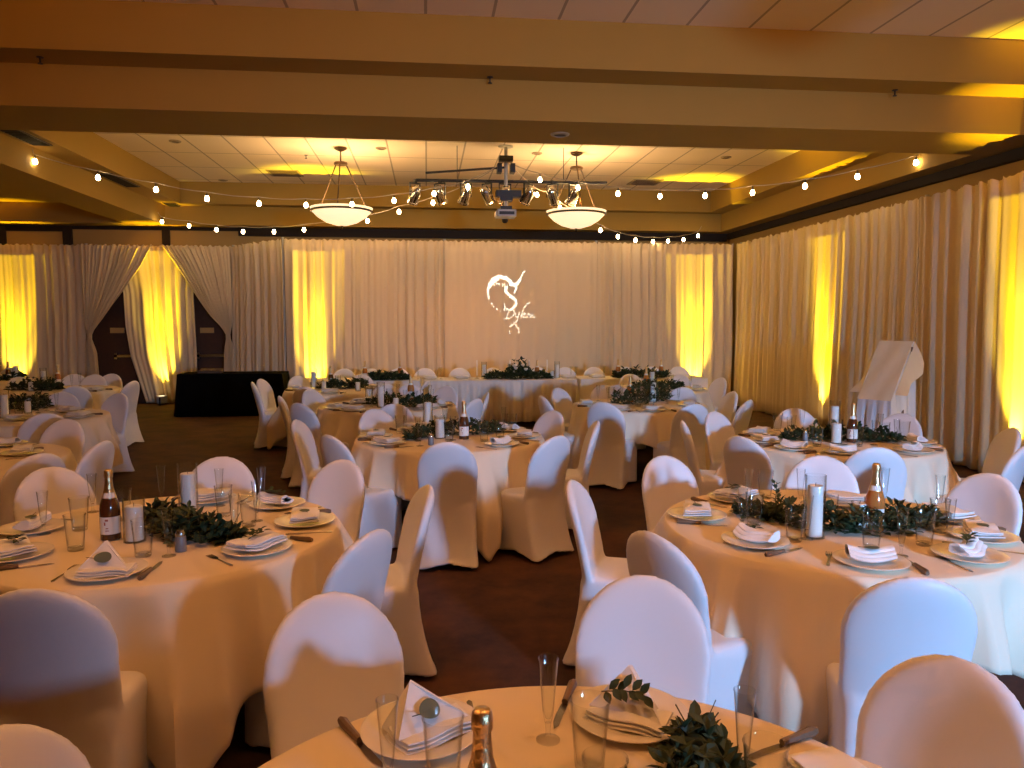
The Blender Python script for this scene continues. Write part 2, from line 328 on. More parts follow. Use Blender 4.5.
# ---------------------------------------------------------------- centre pole, projector, stage lamps
CP=Vector((1.27,12.4,0))
o=empty('projector_mount',(CP.x,CP.y,ZH)); tag(o,'white pole with black clamps hanging from ceiling, holding the projector','projector mount')
kid(o,'pole',MB().lathe([(.12,0),(.12,-.015),(.03,-.02),(.03,-.95),(0,-.95)],16).mesh('pole',M['white']))
for A_,B_ in (((-.11,-.08,-.24),(.11,.08,-.16)),((-.14,-.1,-.42),(-.07,.1,-.28)),((.07,-.1,-.42),(.14,.1,-.28)),((-.16,-.1,-.80),(.24,.1,-.70)),((-.10,-.1,-.86),(.10,.1,-.80))): kid(o,'clamp',MB().box(A_,B_).mesh('clamp',M['dark'],0))
PZ=3.42; o=empty('projector',(CP.x,CP.y,PZ)); tag(o,'white ceiling projector at the foot of the centre pole','projector')
kid(o,'projector_body',MB().box((-.15,-.17,-.055),(.15,.17,.05)).box((-.17,-.12,-.04),(-.15,.12,.03)).mesh('projector_body',M['white'],0))
kid(o,'vent_panel',MB().box((-.12,-.175,-.03),(.12,-.17,.02)).mesh('vent_panel',M['dark'],0))
kid(o,'mount_plate',MB().box((-.09,-.09,.05),(.09,.09,.115)).mesh('mount_plate',M['dark'],0))
# gobo projection: added barrel and pierced plate shape the lamp light into the monogram
LP=Vector((CP.x,CP.y+.19,PZ-.01)); MC=Vector((1.62,14.95,2.10)); ax=(MC-LP).normalized(); ex=ax.cross(Vector((0,0,1))).normalized(); ey=ex.cross(ax)
def S_(pts,w0,w1=None): return ([(Vector((x,y))) for x,y in pts],w0,w1 if w1 is not None else w0)
STR=[S_([(162,400),(155,370),(154,320),(165,275),(195,235),(245,215),(300,225),(335,250),(352,275)],10,42),
 S_([(165,300),(185,265),(230,235)],26,30),S_([(345,280),(385,280),(418,245)],34,26),S_([(405,265),(430,215),(448,180),(468,165)],12,7),S_([(470,148),(482,142)],5),
 S_([(195,262),(205,292)],6),S_([(222,262),(228,290)],6),S_([(228,275),(245,272),(250,292)],5),S_([(270,270),(276,298)],6),S_([(276,282),(292,275),(298,300)],6),S_([(312,280),(318,305)],6),
 S_([(302,305),(300,335),(325,365),(360,385),(385,410),(388,440),(370,470),(345,490)],26,20),S_([(340,380),(385,415),(390,440)],26,16),S_([(382,285),(388,310),(372,350)],24,10),S_([(345,490),(318,485),(295,470),(288,435)],12,5),S_([(295,465),(285,500)],8),
 S_([(181,436),(184,444)],9),S_([(196,464),(202,470)],8),S_([(222,484),(228,490)],9),S_([(252,506),(256,506)],6),
 S_([(345,492),(318,560)],7),S_([(318,500),(350,490),(378,508),(375,535),(345,558),(303,562)],5),
 S_([(385,522),(388,548),(404,548),(412,520)],5),S_([(414,520),(396,580),(378,592)],5),S_([(424,562),(446,490),(470,458),(492,447)],5),S_([(436,545),(458,532),(450,522),(438,545),(446,560),(464,552)],5),
 S_([(472,560),(480,525)],5),S_([(478,535),(492,526),(494,556)],5),S_([(494,556),(508,528),(514,552),(528,545)],5),
 S_([(332,632),(355,625),(378,600),(390,580)],7),S_([(368,595),(395,635),(412,650)],6),S_([(405,640),(412,690)],5),S_([(330,665),(335,690)],4),S_([(345,600),(352,628)],4)]
for _k in range(20,29):
    STR[_k]=([Vector((410+(p.x-410)*1.16,530+(p.y-530)*1.16)) for p in STR[_k][0]],5,5)
def inmono(u,v):
    p=Vector((u,v))
    for pts,w0,w1 in STR:
        k=len(pts)-1
        for i in range(k):
            a,b=pts[i],pts[i+1]; d=b-a; t_=max(0,min(1,(p-a).dot(d)/max(1e-9,d.length_squared)))
            if (a+d*t_-p).length < .5*max(6.2,min(w0+(w1-w0)*(i+t_)/k,34)*.92): return True
    return False
D0=.11; N=280; hs=.0305; gv={}; vb=[]; fb=[]
A0=atY(470,250,14.95); A1=atY(560,340,14.95)
def gid(i,j):
    if (i,j) not in gv: gv[(i,j)]=len(vb); vb.append(LP+ax*D0+ex*(-hs+2*hs*i/N)+ey*(-hs+2*hs*j/N))
    return gv[(i,j)]
for i in range(N):
    for j in range(N):
        c=ax*D0+ex*(-hs+2*hs*(i+.5)/N)+ey*(-hs+2*hs*(j+.5)/N); k=(14.95-LP.y)/c.y; q=LP+c*k
        u=(q.x-A0.x)/(A1.x-A0.x)*768; v=(q.z-A0.z)/(A1.z-A0.z)*768
        if 120<u<545 and 130<v<705 and inmono(u,v): continue
        fb.append((gid(i,j),gid(i+1,j),gid(i+1,j+1),gid(i,j+1)))
mt=Matrix(((ex.x,ey.x,-ax.x,0),(ex.y,ey.y,-ax.y,0),(ex.z,ey.z,-ax.z,0),(0,0,0,1)))
g=empty('gobo_barrel',LP); tag(g,'small black barrel with stencil plate added on front of the ceiling projector','lens barrel')
inv=Matrix.Translation(-LP)
b=MB(); b.v=[tuple(Vector(q)-LP) for q in vb]; b.f=fb; kid(g,'stencil_plate',b.mesh('stencil_plate',M['dark'],0))
kid(g,'barrel',MB().lathe([(.048,.02),(.050,-.12),(.045,-.12),(.045,.02)],24,mx=mt,closed=True).mesh('barrel',M['dark']))
spot('monogram_beam',LP,MC,800,28.5,0,(.80,.88,1),0)
# lighting pipe
o=MB().tube([(-.15,12.55,3.95),(2.9,12.35,3.93)],.025,10).tube([(.0,12.3,4.02),(1.27,12.4,4.15)],.018,8).tube([(.5,12.45,3.97),(.5,12.45,ZH)],.006,6).tube([(2.2,12.4,3.97),(2.2,12.4,ZH)],.006,6).obj('lighting_pipe',M['dark']); tag(o,'long dark pipe hung under ceiling holding the chrome stage lamps','lighting pipe')
def make_par():
    o=empty('stage_lamp'); t_=Matrix.Rotation(math.radians(38),4,'X')
    kid(o,'yoke',MB().box((-.10,-.015,-.2),(-.09,.015,0)).box((.09,-.015,-.2),(.10,.015,0)).box((-.10,-.015,-.01),(.10,.015,.01)).box((-.02,-.03,.0),(.02,.03,.06)).mesh('yoke',M['dark'],0))
    mx=Matrix.Translation((0,0,-.17))@t_
    kid(o,'lamp_can',MB().lathe([(.03,.15),(.06,.13),(.085,.05),(.085,-.12),(.095,-.13),(.095,-.15),(.08,-.15),(.078,-.05),(0,-.04)],20,mx=mx).mesh('lamp_can',M['chrome']))
    kid(o,'bulb',MB().lathe([(.07,-.10),(.04,-.115),(0,-.12)],16,mx=mx).mesh('bulb',M['lens'])); return o
pipe=lambda x:Vector((x,12.55-.2*(x+.15)/3.05,3.90))
for i,(X,rz) in enumerate(((415,.6),(440,-.5),(466,.5),(487,-.8),(505,.2),(528,.7),(552,-.6),(573,.5))):
    p=atY(X,188,12.45); o=place('par',make_par,(p.x,pipe(p.x).y,3.90),rz)
    tag(o,'chrome stage lamp on ceiling pipe, '+('leftmost of eight','second from left end','third from left end','fourth from left, left of pole','fifth from left, behind pole','sixth from left, right of pole','second from right end','rightmost of eight')[i],'stage lamp','chrome stage lamps')
# ---------------------------------------------------------------- string lights
bulbme=MB().lathe([(0,-.10),(.018,-.096),(.029,-.08),(.032,-.062),(.027,-.042),(.018,-.025),(.014,-.02)],12).mesh('bulb',M['bulb'])
sockme=MB().lathe([(.016,-.025),(.017,0),(.006,.012),(.003,.03),(0,.03)],8).mesh('socket',M['dark'])
def strand(A,B,pxs,label,ends=True):
    A=Vector(A);B=Vector(B); o=empty('string_light',A); tag(o,label,'string lights','bulb strings across the ceiling')
    nrm=(B-A).cross(Vector((0,0,1))).normalized(); ps=[]
    for x,y in pxs:
        d=ray(x,y); k=(A-Vector((0,0,H))).dot(nrm)/d.dot(nrm); ps.append(Vector((0,0,H))+d*k)
    wp=sorted([A]+[p+Vector((0,0,.10)) for p in ps]+[B],key=lambda p:(p-A).dot(B-A))
    pts=[]
    for a,b in zip(wp,wp[1:]):
        for k in range(4): t_=k/4; q=a.lerp(b,t_); q.z-=.02*math.sin(PI*t_); pts.append(q-A)
    pts.append(wp[-1]-A)
    kid(o,'cord',MB().tube(pts,.006,5).mesh('cord',M['wire']))
    for p in ps:
        q=link('bulb',bulbme,o); q.location=p-A+Vector((0,0,.065)); q2=link('socket',sockme,o); q2.location=q.location
C0=(1.27,12.4,4.25)
strand((-5.25,11.2,4.02),C0,[(35,162),(98,178),(156,190),(207,199),(259,204),(306,205.5),(352,204.5),(394,201),(434,194),(468,187)],'string of bulbs from centre pole towards the near left')
strand((-5.2,15.9,3.84),C0,[(162,222),(189,226),(216.5,230),(243,232),(274,232),(304,230),(367.5,221),(399,212),(433,203),(466,191)],'string of bulbs from centre pole to the far left corner')
strand((6.4,9.6,3.9),C0,[(916,163),(857.5,177),(805,186.5),(752.5,193),(705,196),(660,196.5),(618,194),(578,188),(540,180)],'string of bulbs from centre pole towards near right wall')
strand((5.85,16.1,3.74),C0,[(698,236),(683.5,240),(668,241.5),(653,242),(635.5,240.5),(618,237),(600.5,230.5),(560,208),(549.5,197),(537,195)],'string of bulbs from centre pole to the far right corner')
# ---------------------------------------------------------------- chairs
def superring(hx0,hx1,y0,y1,z,n,ex_,fn=None):
    out=[]
    for i in range(n):
        a=2*PI*i/n; c,s=math.cos(a),math.sin(a)
        e=2/ex_; X=abs(c)**e*(1 if c>0 else -1); Y=abs(s)**e*(1 if s>0 else -1)
        ym=(y0+y1)/2; hy=(y1-y0)/2; y=ym+Y*hy; hx=hx0+(hx1-hx0)*(Y+1)/2
        x=X*hx; zz=z
        if fn: x,y,zz=fn(x,y,z,a,X,Y)
        out.append((x,y,zz))
    return out
def chair_mesh():
    b=MB(); n=64; rows=[]
    def fn(x,y,z,a,X,Y):
        t_=1-z/.45; t_=max(0,t_); corner=(abs(X)*abs(Y))**1.5
        k=.045*t_**.8*(1-corner)
        x-=X*k*.8*(abs(X)>abs(Y)) ; y-=Y*k*.7*(abs(Y)>=abs(X))
        z=z+.05*(1-corner)*max(0,(t_-.8)/.2)
        return x,y,z
    for z in (0,.03,.07,.13,.2,.28,.36,.42,.45,.468,.472):
        t_=max(0,1-z/.45); fl=t_**1.8
        ins=0 if z<.44 else (.008 if z<.46 else (.03 if z<.47 else .12))
        rows.append(superring(.20+.03*fl-ins,.215+.01*fl-ins,-.205-.10*fl+ins,.235+.01*fl-ins,z,n,7,fn))
    b.grid(rows,close=True); N_=len(b.v)//1
    b.f.append(tuple(range(n))[::-1]); b.f.append(tuple(range((len(rows)-1)*n,len(rows)*n)))
    rows=[]; zs=[.30,.38,.45,.52,.58,.64,.69,.73,.77,.805,.835,.86,.88,.893,.90]
    for z in zs:
        t_=(z-.40)/.5; yc=-.172-.115*max(0,t_)**1.25
        if z<.69: hw=.198+.012*max(0,(z-.4)/.29)
        else: hw=.21*math.sqrt(max(.02,1-((z-.69)/.2115)**2))
        th=.030 if z<.8 else .030*max(.25,math.sqrt(max(0,1-((z-.8)/.102)**2)))
        rg=[]
        for i in range(n):
            a=2*PI*i/n; c,s=math.cos(a),math.sin(a); X=abs(c)**.6*(1 if c>0 else -1); Y=abs(s)**.55*(1 if s>0 else -1)
            x=X*hw; y=yc+Y*th+.035*(x/.21)**2
            rg.append((x,y,z))
        rows.append(rg)
    o=len(b.v); b.grid(rows,close=True)
    b.f.append(tuple(range(o,o+n))[::-1]); b.f.append(tuple(range(o+(len(rows)-1)*n,o+len(rows)*n)))
    me=b.mesh('chair_src',M['spandex'],60); ob=bpy.data.objects.new('tmp',me); COL.objects.link(ob)
    rm=ob.modifiers.new('r','REMESH'); rm.mode='VOXEL'; rm.voxel_size=.0115; sm=ob.modifiers.new('s','SMOOTH'); sm.factor=.5; sm.iterations=6
    dg=bpy.context.evaluated_depsgraph_get(); ev=bpy.data.meshes.new_from_object(ob.evaluated_get(dg)); bpy.data.objects.remove(ob)
    bm=bmesh.new(); bm.from_mesh(ev); bm.normal_update()
    def cls(c):
        if c.z>.475 and c.y<-.105: return 0
        if c.z>.425: return 1
        return 2
    out=[]; fs={0:[],1:[],2:[]}
    for f in bm.faces: fs[cls(f.calc_center_median())].append(f)
    for k,nm in ((0,'backrest'),(1,'seat'),(2,'skirt')):
        ids={}; vs=[]; ns=[]; ff=[]
        for f in fs[k]:
            q=[]
            for v in f.verts:
                if v.index not in ids: ids[v.index]=len(vs); vs.append(tuple(v.co)); ns.append(tuple(v.normal))
                q.append(ids[v.index])
            ff.append(q)
        m_=bpy.data.meshes.new(nm); m_.from_pydata(vs,[],ff); m_.materials.append(M['spandex'])
        for p in m_.polygons: p.use_smooth=True
        m_.normals_split_custom_set_from_vertices(ns); out.append((nm,m_))
    # stitched edge piping round the back panel
    pts=[]
    for i in range(41):
        a=PI*i/40; z=.69+.2*math.sin(a); x=.2*math.cos(a); t_=(z-.40)/.5; pts.append((x,-.172-.115*t_**1.25-.024+.035*(x/.21)**2+.006,z))
    bm.free(); return out
CH=chair_mesh()
def make_chair():
    o=empty('banquet_chair')
    for nm,m_ in CH: kid(o,nm,m_)
    return o
TB={1:(.24,1.15),2:(-1.18,3.55),3:(1.86,3.33),4:(.18,6.27),5:(3.2,5.7),6:(2.4,8.5),7:(-.45,8.75),8:(-3.3,5.6),9:(-4.0,8.1),10:(-5.1,11.3),11:(-1.2,10.9),12:(-7.3,13.4),13:(3.15,10.5)}
TN={1:'nearest table',2:'large left table',3:'large right table',4:'middle table',5:'table before the easel',6:'right table facing head table',7:'left table facing head table',8:'table cut by left edge',9:'second table back at left',10:'table before the doors',11:'table by left corner uplight',12:'farthest left table',13:'far table near right corner'}
SIDE=['right','far right','far','far left','left','near left','near','near right']
REG=[]   # (object, head, category, table, tail)
def side(t_,p): 
    a=math.degrees(math.atan2(p[1]-TB[t_][1],p[0]-TB[t_][0]))%360; return SIDE[int((a+22.5)//45)%8]
def reg(o,head,cat,t_,p,group=None):
    REG.append((o,head,cat,t_,side(t_,p),px((p[0],p[1],.8)))); o['category']=cat
    o['group']=group or (cat+'s at the '+TN[t_])
LABEL_CH='white covered banquet chair'
def chair(t_,x,y,z=.895,dmin=1.14,dmax=1.30,at=None,turn=0):
    c=Vector(TB[t_]); p=at or atz(x,y,z).xy; d=(p-c).length; dd=max(dmin,min(dmax,d))
    if not at and abs(dd-d)>1e-3:   # keep the sight line, move along it to a sensible distance from the table
        r_=ray(x,y).xy.normalized(); b=r_.dot(c); disc=b*b-c.length_squared+dd*dd
        if disc>0:
            s1,s2=b-math.sqrt(disc),b+math.sqrt(disc); s0=p.length; p=r_*(s1 if abs(s1-s0)<abs(s2-s0) else s2)
        else: p=c+(p-c).normalized()*dd
    u=(c-p).normalized(); o_=p+u*.285; rz=math.atan2(u.y,u.x)-PI/2+turn
    o=place('chair',make_chair,(o_.x,o_.y,0),rz); reg(o,LABEL_CH,'chair',t_,p); return o
for c in [(1,325,594),(1,645,576),(1,965,663),(1,-28,738),(2,30,588),(2,48,467),(2,222,457),(2,345,460),(2,374,530),(2,430,486),
 (4,328,434),(8,40,452),(8,68,419),(8,104,431),(9,45,411),(9,120,397),(9,62,392),(10,134,380),(10,112,371),(10,95,378),(10,75,388),(10,74,369),(12,12,370),(10,18,378),
 (3,993,474),(5,1015,428),(5,1028,452),(5,903,415),(5,794,409),(3,822,457),(5,878,445),(5,740,436),(3,920,578),(3,662,456),(3,570,481),(3,650,527),
 (4,447,441),(4,558,436),(4,598,421),(6,603,401),(4,555,411),(6,557,389),(6,541,396),(4,373,409),(7,394,403),(7,477,399),(7,448,388),(7,410,379),(7,488,393),(7,386,384),
 (11,362,375),(11,305,387),(7,309,391),(7,298,403),(7,279,396),(4,295,420),(11,260,379),(11,252,382),(11,297,377),(6,695,404),(5,713,412),(5,682,421),(6,734,393),(6,750,400),
 (13,722,379),(13,683,388),(13,681,377),(13,630,376),(13,617,385),(6,603,388),(11,428,381)]: chair(*c)
# ---------------------------------------------------------------- tables
TZ=.76
def make_table():
    o=empty('round_table')
    kid(o,'tabletop',MB().lathe([(.74,.725),(.755,.728),(.758,.74),(.755,.752),(.74,.755),(0,.755)],48).mesh('tabletop',M['board']))
    for sx in(-1,1):
        for sy in(-1,1): kid(o,'leg',MB().tube([(sx*.38,sy*.3,.726),(sx*.42,sy*.34,0)],.014,8).mesh('leg',M['legs']))
    return o
def cloth(cx,cy,ca,seed,a=1.12):
    r=.764; n=288; rd=random.Random(seed); p1=rd.uniform(-.25,.25); p2=rd.uniform(0,6); p3=rd.uniform(0,6)
    rows=[]
    for q in (.02,.4,.7): rows.append([(q*math.cos(2*PI*i/n),q*math.sin(2*PI*i/n),TZ) for i in range(n)])
    K=16
    rows.append([((r-.012)*math.cos(2*PI*i/n),(r-.012)*math.sin(2*PI*i/n),TZ) for i in range(n)])
    rows.append([((r-.003)*math.cos(2*PI*i/n),(r-.003)*math.sin(2*PI*i/n),TZ-.003) for i in range(n)])
    for k in range(1,K+1):
        row=[]
        for i in range(n):
            ph=2*PI*i/n; ps=ph-ca; L=min(a/max(abs(math.cos(ps+PI/4)),abs(math.sin(ps+PI/4))),1.60)
            d=(L-r)*k/K; 
            w=.5+.5*(.45*math.cos(4*ps)+.42*math.cos(12*ps+p1*math.sin(ps*3+p2))+.22*math.sin(7*ph+p3))
            if seed%2: w=.5+.5*(.5*math.cos(4*ps)+.3*math.cos(20*ps+p1)+.25*math.sin(9*ph+p3))
            w+=.34*(1-abs(math.sin(5*ph+p2+.5*math.sin(2*ph+p1))))**2.2+.22*(1-abs(math.sin(8*ps+p3)))**2.5-.16
            amp=.27*min(1,d/.45)**1.05
            rr=r+.006+max(-.2,w-.25)*amp*1.1+.03*min(1,d/.3)*(1 if d>0 else 0)*.5
            z=TZ-.004-d*.93
            row.append((rr*math.cos(ph),rr*math.sin(ph),max(.012,z)))
        rows.append(row)
    b=MB().grid(rows,close=True); b.f.append(tuple(range(n))[::-1])
    o=b.obj('tablecloth',M['linen'],smooth=80); o.location=(cx,cy,0); md=o.modifiers.new('thick','SOLIDIFY'); md.thickness=.0025; md.offset=-1; return o
CA={1:20,2:-69,3:-128,4:-76,5:-12,6:-62,7:-50,8:-40,9:-20,10:-35,11:-60,12:-45,13:-70}
for k,(cx,cy) in TB.items():
    o=place('table',make_table,(cx,cy,0),math.radians(CA[k]+45)); tag(o,'round folding table under the cloth of the '+TN[k],'table','round banquet tables')
    o=cloth(cx,cy,math.radians(CA[k]),k); tag(o,'ivory cloth draped over the '+TN[k],'tablecloth','ivory round tablecloths')
# ---------------------------------------------------------------- tableware
T0=TZ+.001
def make_plate():
    o=empty('dinner_plate')
    kid(o,'dish',MB().lathe([(0,.004),(.085,.004),(.09,.0),(.096,.004),(.138,.016),(.14,.019),(.136,.0205),(.095,.0105),(.088,.0085),(0,.0085)],40).mesh('dish',M['plate'],50)); return o
def slab(b,pts,z,h,curl=0,n=8,rot=0,off=(0,0)):
    """soft folded cloth layer: rectangle w,d bent upward at the ends"""
    w,d=pts; rows=[];rows2=[]
    for j in range(5):
        v=-d/2+d*j/4; r1=[];r2=[]
        for i in range(n+1):
            u=-w/2+w*i/n; e=min(1,(1-abs(2*i/n-1))*6)*min(1,(1-abs(2*j/4-1))*5+.15); zz=z+curl*(u/(w/2))**2+.004*math.sin(u*40+j)
            x=u*math.cos(rot)-v*math.sin(rot)+off[0]; y=u*math.sin(rot)+v*math.cos(rot)+off[1]
            r1.append((x,y,zz)); r2.append((x,y,zz+h*(.35+.65*min(1,e))))
        rows.append(r1);rows2.append(r2)
    w_=n+1; o=len(b.v); b.v+=[p for r in rows for p in r]+[p for r in rows2 for p in r]; m_=5*w_
    for j in range(4):
        for i in range(n): a=o+j*w_+i; b.f.append((a,a+w_,a+w_+1,a+1)); a+=m_; b.f.append((a,a+1,a+w_+1,a+w_))
    per=[j for j in range(n+1)]+[w_*j+n for j in range(1,5)]+[4*w_+i for i in range(n-1,-1,-1)]+[w_*j for j in range(3,0,-1)]
    for p,q in zip(per,per[1:]+per[:1]): b.f.append((o+p,o+q,o+m_+q,o+m_+p))
def make_napA():
    o=empty('folded_napkin'); b=MB(); slab(b,(.22,.13),.0,.012,.012); slab(b,(.215,.12),.013,.010,.010,off=(.003,.002)); slab(b,(.20,.115),.024,.012,.006,off=(-.006,0))
    kid(o,'cloth_fold',b.mesh('cloth_fold',M['napkin'],60)); return o
def make_napB():
    o=empty('folded_napkin'); b=MB(); slab(b,(.19,.10),0,.008,.0,off=(.01,-.03)); slab(b,(.185,.095),.009,.008,.0,off=(.012,-.03)); slab(b,(.18,.09),.018,.008,.0,off=(.012,-.03))
    # upright folded point
    V=[(-.085,-.045,.02),(.095,-.05,.022),(.05,.055,.004),(-.075,.055,.004),(-.015,.028,.105),(-.008,.036,.105),(.0,-.052,.026),(.03,.0,.062),(-.05,-.01,.055)]
    b.add(V,[(0,6,8),(6,4,8),(8,4,0),(6,7,4),(6,1,7),(7,1,4),(1,2,5),(1,5,4),(2,3,5),(3,0,4),(3,4,5),(0,3,2,1),(0,1,6)])
    kid(o,'cloth_fold',b.mesh('cloth_fold',M['napkin'],50)); return o
def make_napC():
    o=empty('folded_napkin'); b=MB()
    for k,(z,d) in enumerate(((0,.10),(.011,.08),(.021,.055))):
        pts=[(-.088+.0176*i,-.012*math.sin(i*.5)+.008*k,z+.018+.012*((i-5)/5)**2) for i in range(11)]
        rows=[]
        for i,p in enumerate(pts):
            e=.8+.2*math.sin(PI*i/10); rows.append([(p[0],p[1]+d/2*e*math.cos(a),p[2]-.006+.012*math.sin(a)*(1+.2*math.cos(3*a+i))) for a in [2*PI*q/14 for q in range(14)]])
        s=len(b.v); b.grid(rows,close=True); b.f.append(tuple(s+q for q in range(14))[::-1]); b.f.append(tuple(s+140+q for q in range(14)))
    kid(o,'cloth_fold',b.mesh('cloth_fold',M['napkin'],60)); return o
def leafshape(b,mx,L,W,cup=.25):
    v=[(0,0,0)]; 
    for t_,w_ in ((.2,.6),(.45,1),(.72,.75)): v+=[(L*t_,-W/2*w_,cup*W*w_*.5),(L*t_,0,-.02*L*math.sin(PI*t_)),(L*t_,W/2*w_,cup*W*w_*.5)]
    v.append((L,0,-.06*L)); f=[(0,1,2),(0,2,3),(1,4,5,2),(2,5,6,3),(4,7,8,5),(5,8,9,6),(7,10,8),(8,10,9)]
    b.add(v,f,mx)
def make_sprig():
    o=empty('leaf_sprig'); b=MB(); r=random.Random(3)
    for i in range(11):
        t_=i/10; mx=Matrix.Translation((-.045+.09*t_,.01*math.sin(t_*3),.008+.006*(i%3)))@Matrix.Rotation((.9 if i%2 else -.9)+r.uniform(-.3,.3),4,'Z')@Matrix.Rotation(-r.uniform(0,.5),4,'Y'); leafshape(b,mx,.036,.02)
    kid(o,'leaves',b.mesh('leaves',M['leaf'],80)); kid(o,'stem',MB().tube([(-.055,0,.004),(0,.008,.009),(.05,.002,.008)],.0015,5).mesh('stem',M['stem'])); return o
def make_leaf1():
    o=empty('single_leaf'); b=MB(); V=[(0,0,.002)]; n=16
    for i in range(n): a=2*PI*i/n; V.append((.030*math.cos(a),.023*math.sin(a)*(1+.15*math.cos(a)),.003))
    b.add(V,[(0,1+i,1+(i+1)%n) for i in range(n)]); kid(o,'leaf_blade',b.mesh('leaf_blade',M['leaf2'],80)); kid(o,'stem',MB().tube([(-.03,0,.004),(-.055,.004,.007)],.0012,5).mesh('stem',M['stem'])); return o
def make_knife():   # lies along +Y, handle at origin side
    o=empty('steak_knife')
    kid(o,'blade',MB().poly([(-.008,.0),(.008,0),(.010,.05),(.008,.09),(.0,.118),(-.008,.1)],.0025).mesh('blade',M['silver'],0))
    kid(o,'handle',MB().tube([(0,-.11,.008),(0,-.095,.009),(0,-.05,.008),(0,0,.008)],[.008,.012,.010,.008],8).mesh('handle',M['handle'])); return o
def make_fork():
    o=empty('fork')
    kid(o,'handle',MB().poly([(-.004,.0),(-.003,-.05),(-.007,-.115),(0,-.125),(.007,-.115),(.003,-.05),(.004,0)],.003).mesh('handle',M['silver'],0))
    b=MB().poly([(-.004,0),(.004,0),(.012,.02),(.012,.035),(-.012,.035),(-.012,.02)],.003)
    for k in range(4): x=-.0105+k*.007; b.poly([(x-.0018,.033),(x+.0018,.033),(x+.001,.078),(x-.001,.078)],.003)
    kid(o,'tines',b.mesh('tines',M['silver'],0)); return o
def make_tumbler():
    o=empty('water_tumbler'); kid(o,'glass_wall',MB().lathe([(0,0),(.029,0),(.031,.004),(.0345,.05),(.0415,.145),(.0432,.1475),(.0425,.150),(.0405,.1500),(.0396,.1475),(.0325,.05),(.028,.014),(0,.012)],28).mesh('glass_wall',M['glass'],50)); return o
def make_flute():
    o=empty('champagne_flute')
    kid(o,'cup',MB().lathe([(0,.042),(.008,.042),(.013,.07),(.0222,.188),(.0234,.190),(.0230,.192),(.0215,.192),(.0210,.1895),(.012,.072),(.006,.052),(0,.05)],22).mesh('cup',M['glass'],50))
    kid(o,'foot',MB().lathe([(0,.0),(.027,.0),(.027,.002),(.008,.008),(.005,.02),(.007,.041),(0,.0415)],22).mesh('foot',M['glass'],50)); return o
def make_candle(h=.23,g=.275,r=.033,gr=.044):
    def f():
        o=empty('glass_candle'); kid(o,'holder',MB().lathe([(0,0),(gr,0),(gr,g),(gr-.001,g+.002),(gr-.003,g),(gr-.003,.006),(0,.006)],28).mesh('holder',M['glass'],50))
        kid(o,'wax_pillar',MB().lathe([(0,.007),(r,.007),(r,h-.004),(r-.004,h),(r*.5,h-.003),(0,h-.004)],24).mesh('wax_pillar',M['wax']))
        kid(o,'wick',MB().tube([(0,0,h-.005),(.001,0,h+.012)],.0015,5).mesh('wick',M['dark'])); return o
    return f
def make_votive():
    o=empty('votive_candle'); kid(o,'holder',MB().lathe([(0,0),(.03,0),(.036,.07),(.0345,.07),(.029,.005),(0,.005)],20).mesh('holder',M['glass'],50))
    kid(o,'wax_pillar',MB().lathe([(0,.006),(.024,.006),(.025,.045),(0,.044)],16).mesh('wax_pillar',M['wax'])); return o
def make_taper():
    o=empty('taper_candle'); kid(o,'candle_stick',MB().lathe([(.035,0),(.035,.006),(.012,.012),(.012,.05),(.016,.055),(0,.055)],14).mesh('candle_stick',M['glass']))
    kid(o,'wax_pillar',MB().lathe([(.011,.05),(.010,.3),(.004,.312),(0,.312)],12).mesh('wax_pillar',M['wax'])); return o
def make_bottle(glass):
    def f():
        o=empty('sparkling_bottle')
        kid(o,'bottle_body',MB().lathe([(0,.004),(.036,0),(.041,.004),(.0415,.125),(.038,.155),(.027,.19),(.0175,.225),(.0145,.25),(0,.25)],28).mesh('bottle_body',M[glass],50))
        kid(o,'foil',MB().lathe([(.0300,.183),(.0185,.224),(.0158,.25),(.0152,.27),(.0178,.272),(.0182,.285),(.0170,.30),(.012,.306),(0,.307)],24).mesh('foil',M['foil'],50))
        b=MB(); rows=[]
        for z in (.03,.105): rows.append([(.0423*math.cos(a),.0423*math.sin(a),z) for a in [PI*1.5-1.15+2.3*i/14 for i in range(15)]])
        lb=kid(o,'label',b.grid(rows).mesh('label',M['label'],80))
        b=MB()
        for a,z,w,h in ((-.5,.088,.30,.008),(-.6,.07,.14,.014),(-.45,.055,.25,.004),(-.5,.045,.35,.003)):
            a0=PI*1.5+a; rr=[[(.0428*math.cos(a0+w*i/3),.0428*math.sin(a0+w*i/3),zz) for i in range(4)] for zz in (z,z+h)]; b.grid(rr)
        kid(lb,'lettering',b.mesh('lettering',M['ink'],80))
        rows=[]
        for z,r in ((.186,.0298),(.207,.0245)): rows.append([(r*math.cos(a),r*math.sin(a),z) for a in [PI*1.5-.9+1.8*i/8 for i in range(9)]])
        kid(o,'neck_label',MB().grid(rows).mesh('neck_label',M['label'],80)); return o
    return f
def make_shaker():
    o=empty('salt_shaker'); kid(o,'shaker_jar',MB().lathe([(0,0),(.022,0),(.024,.01),(.021,.06),(.018,.066),(0,.066)],16).mesh('shaker_jar',M['salt']))
    kid(o,'cap',MB().lathe([(.019,.064),(.0195,.078),(.014,.088),(0,.09)],16).mesh('cap',M['chrome'])); return o
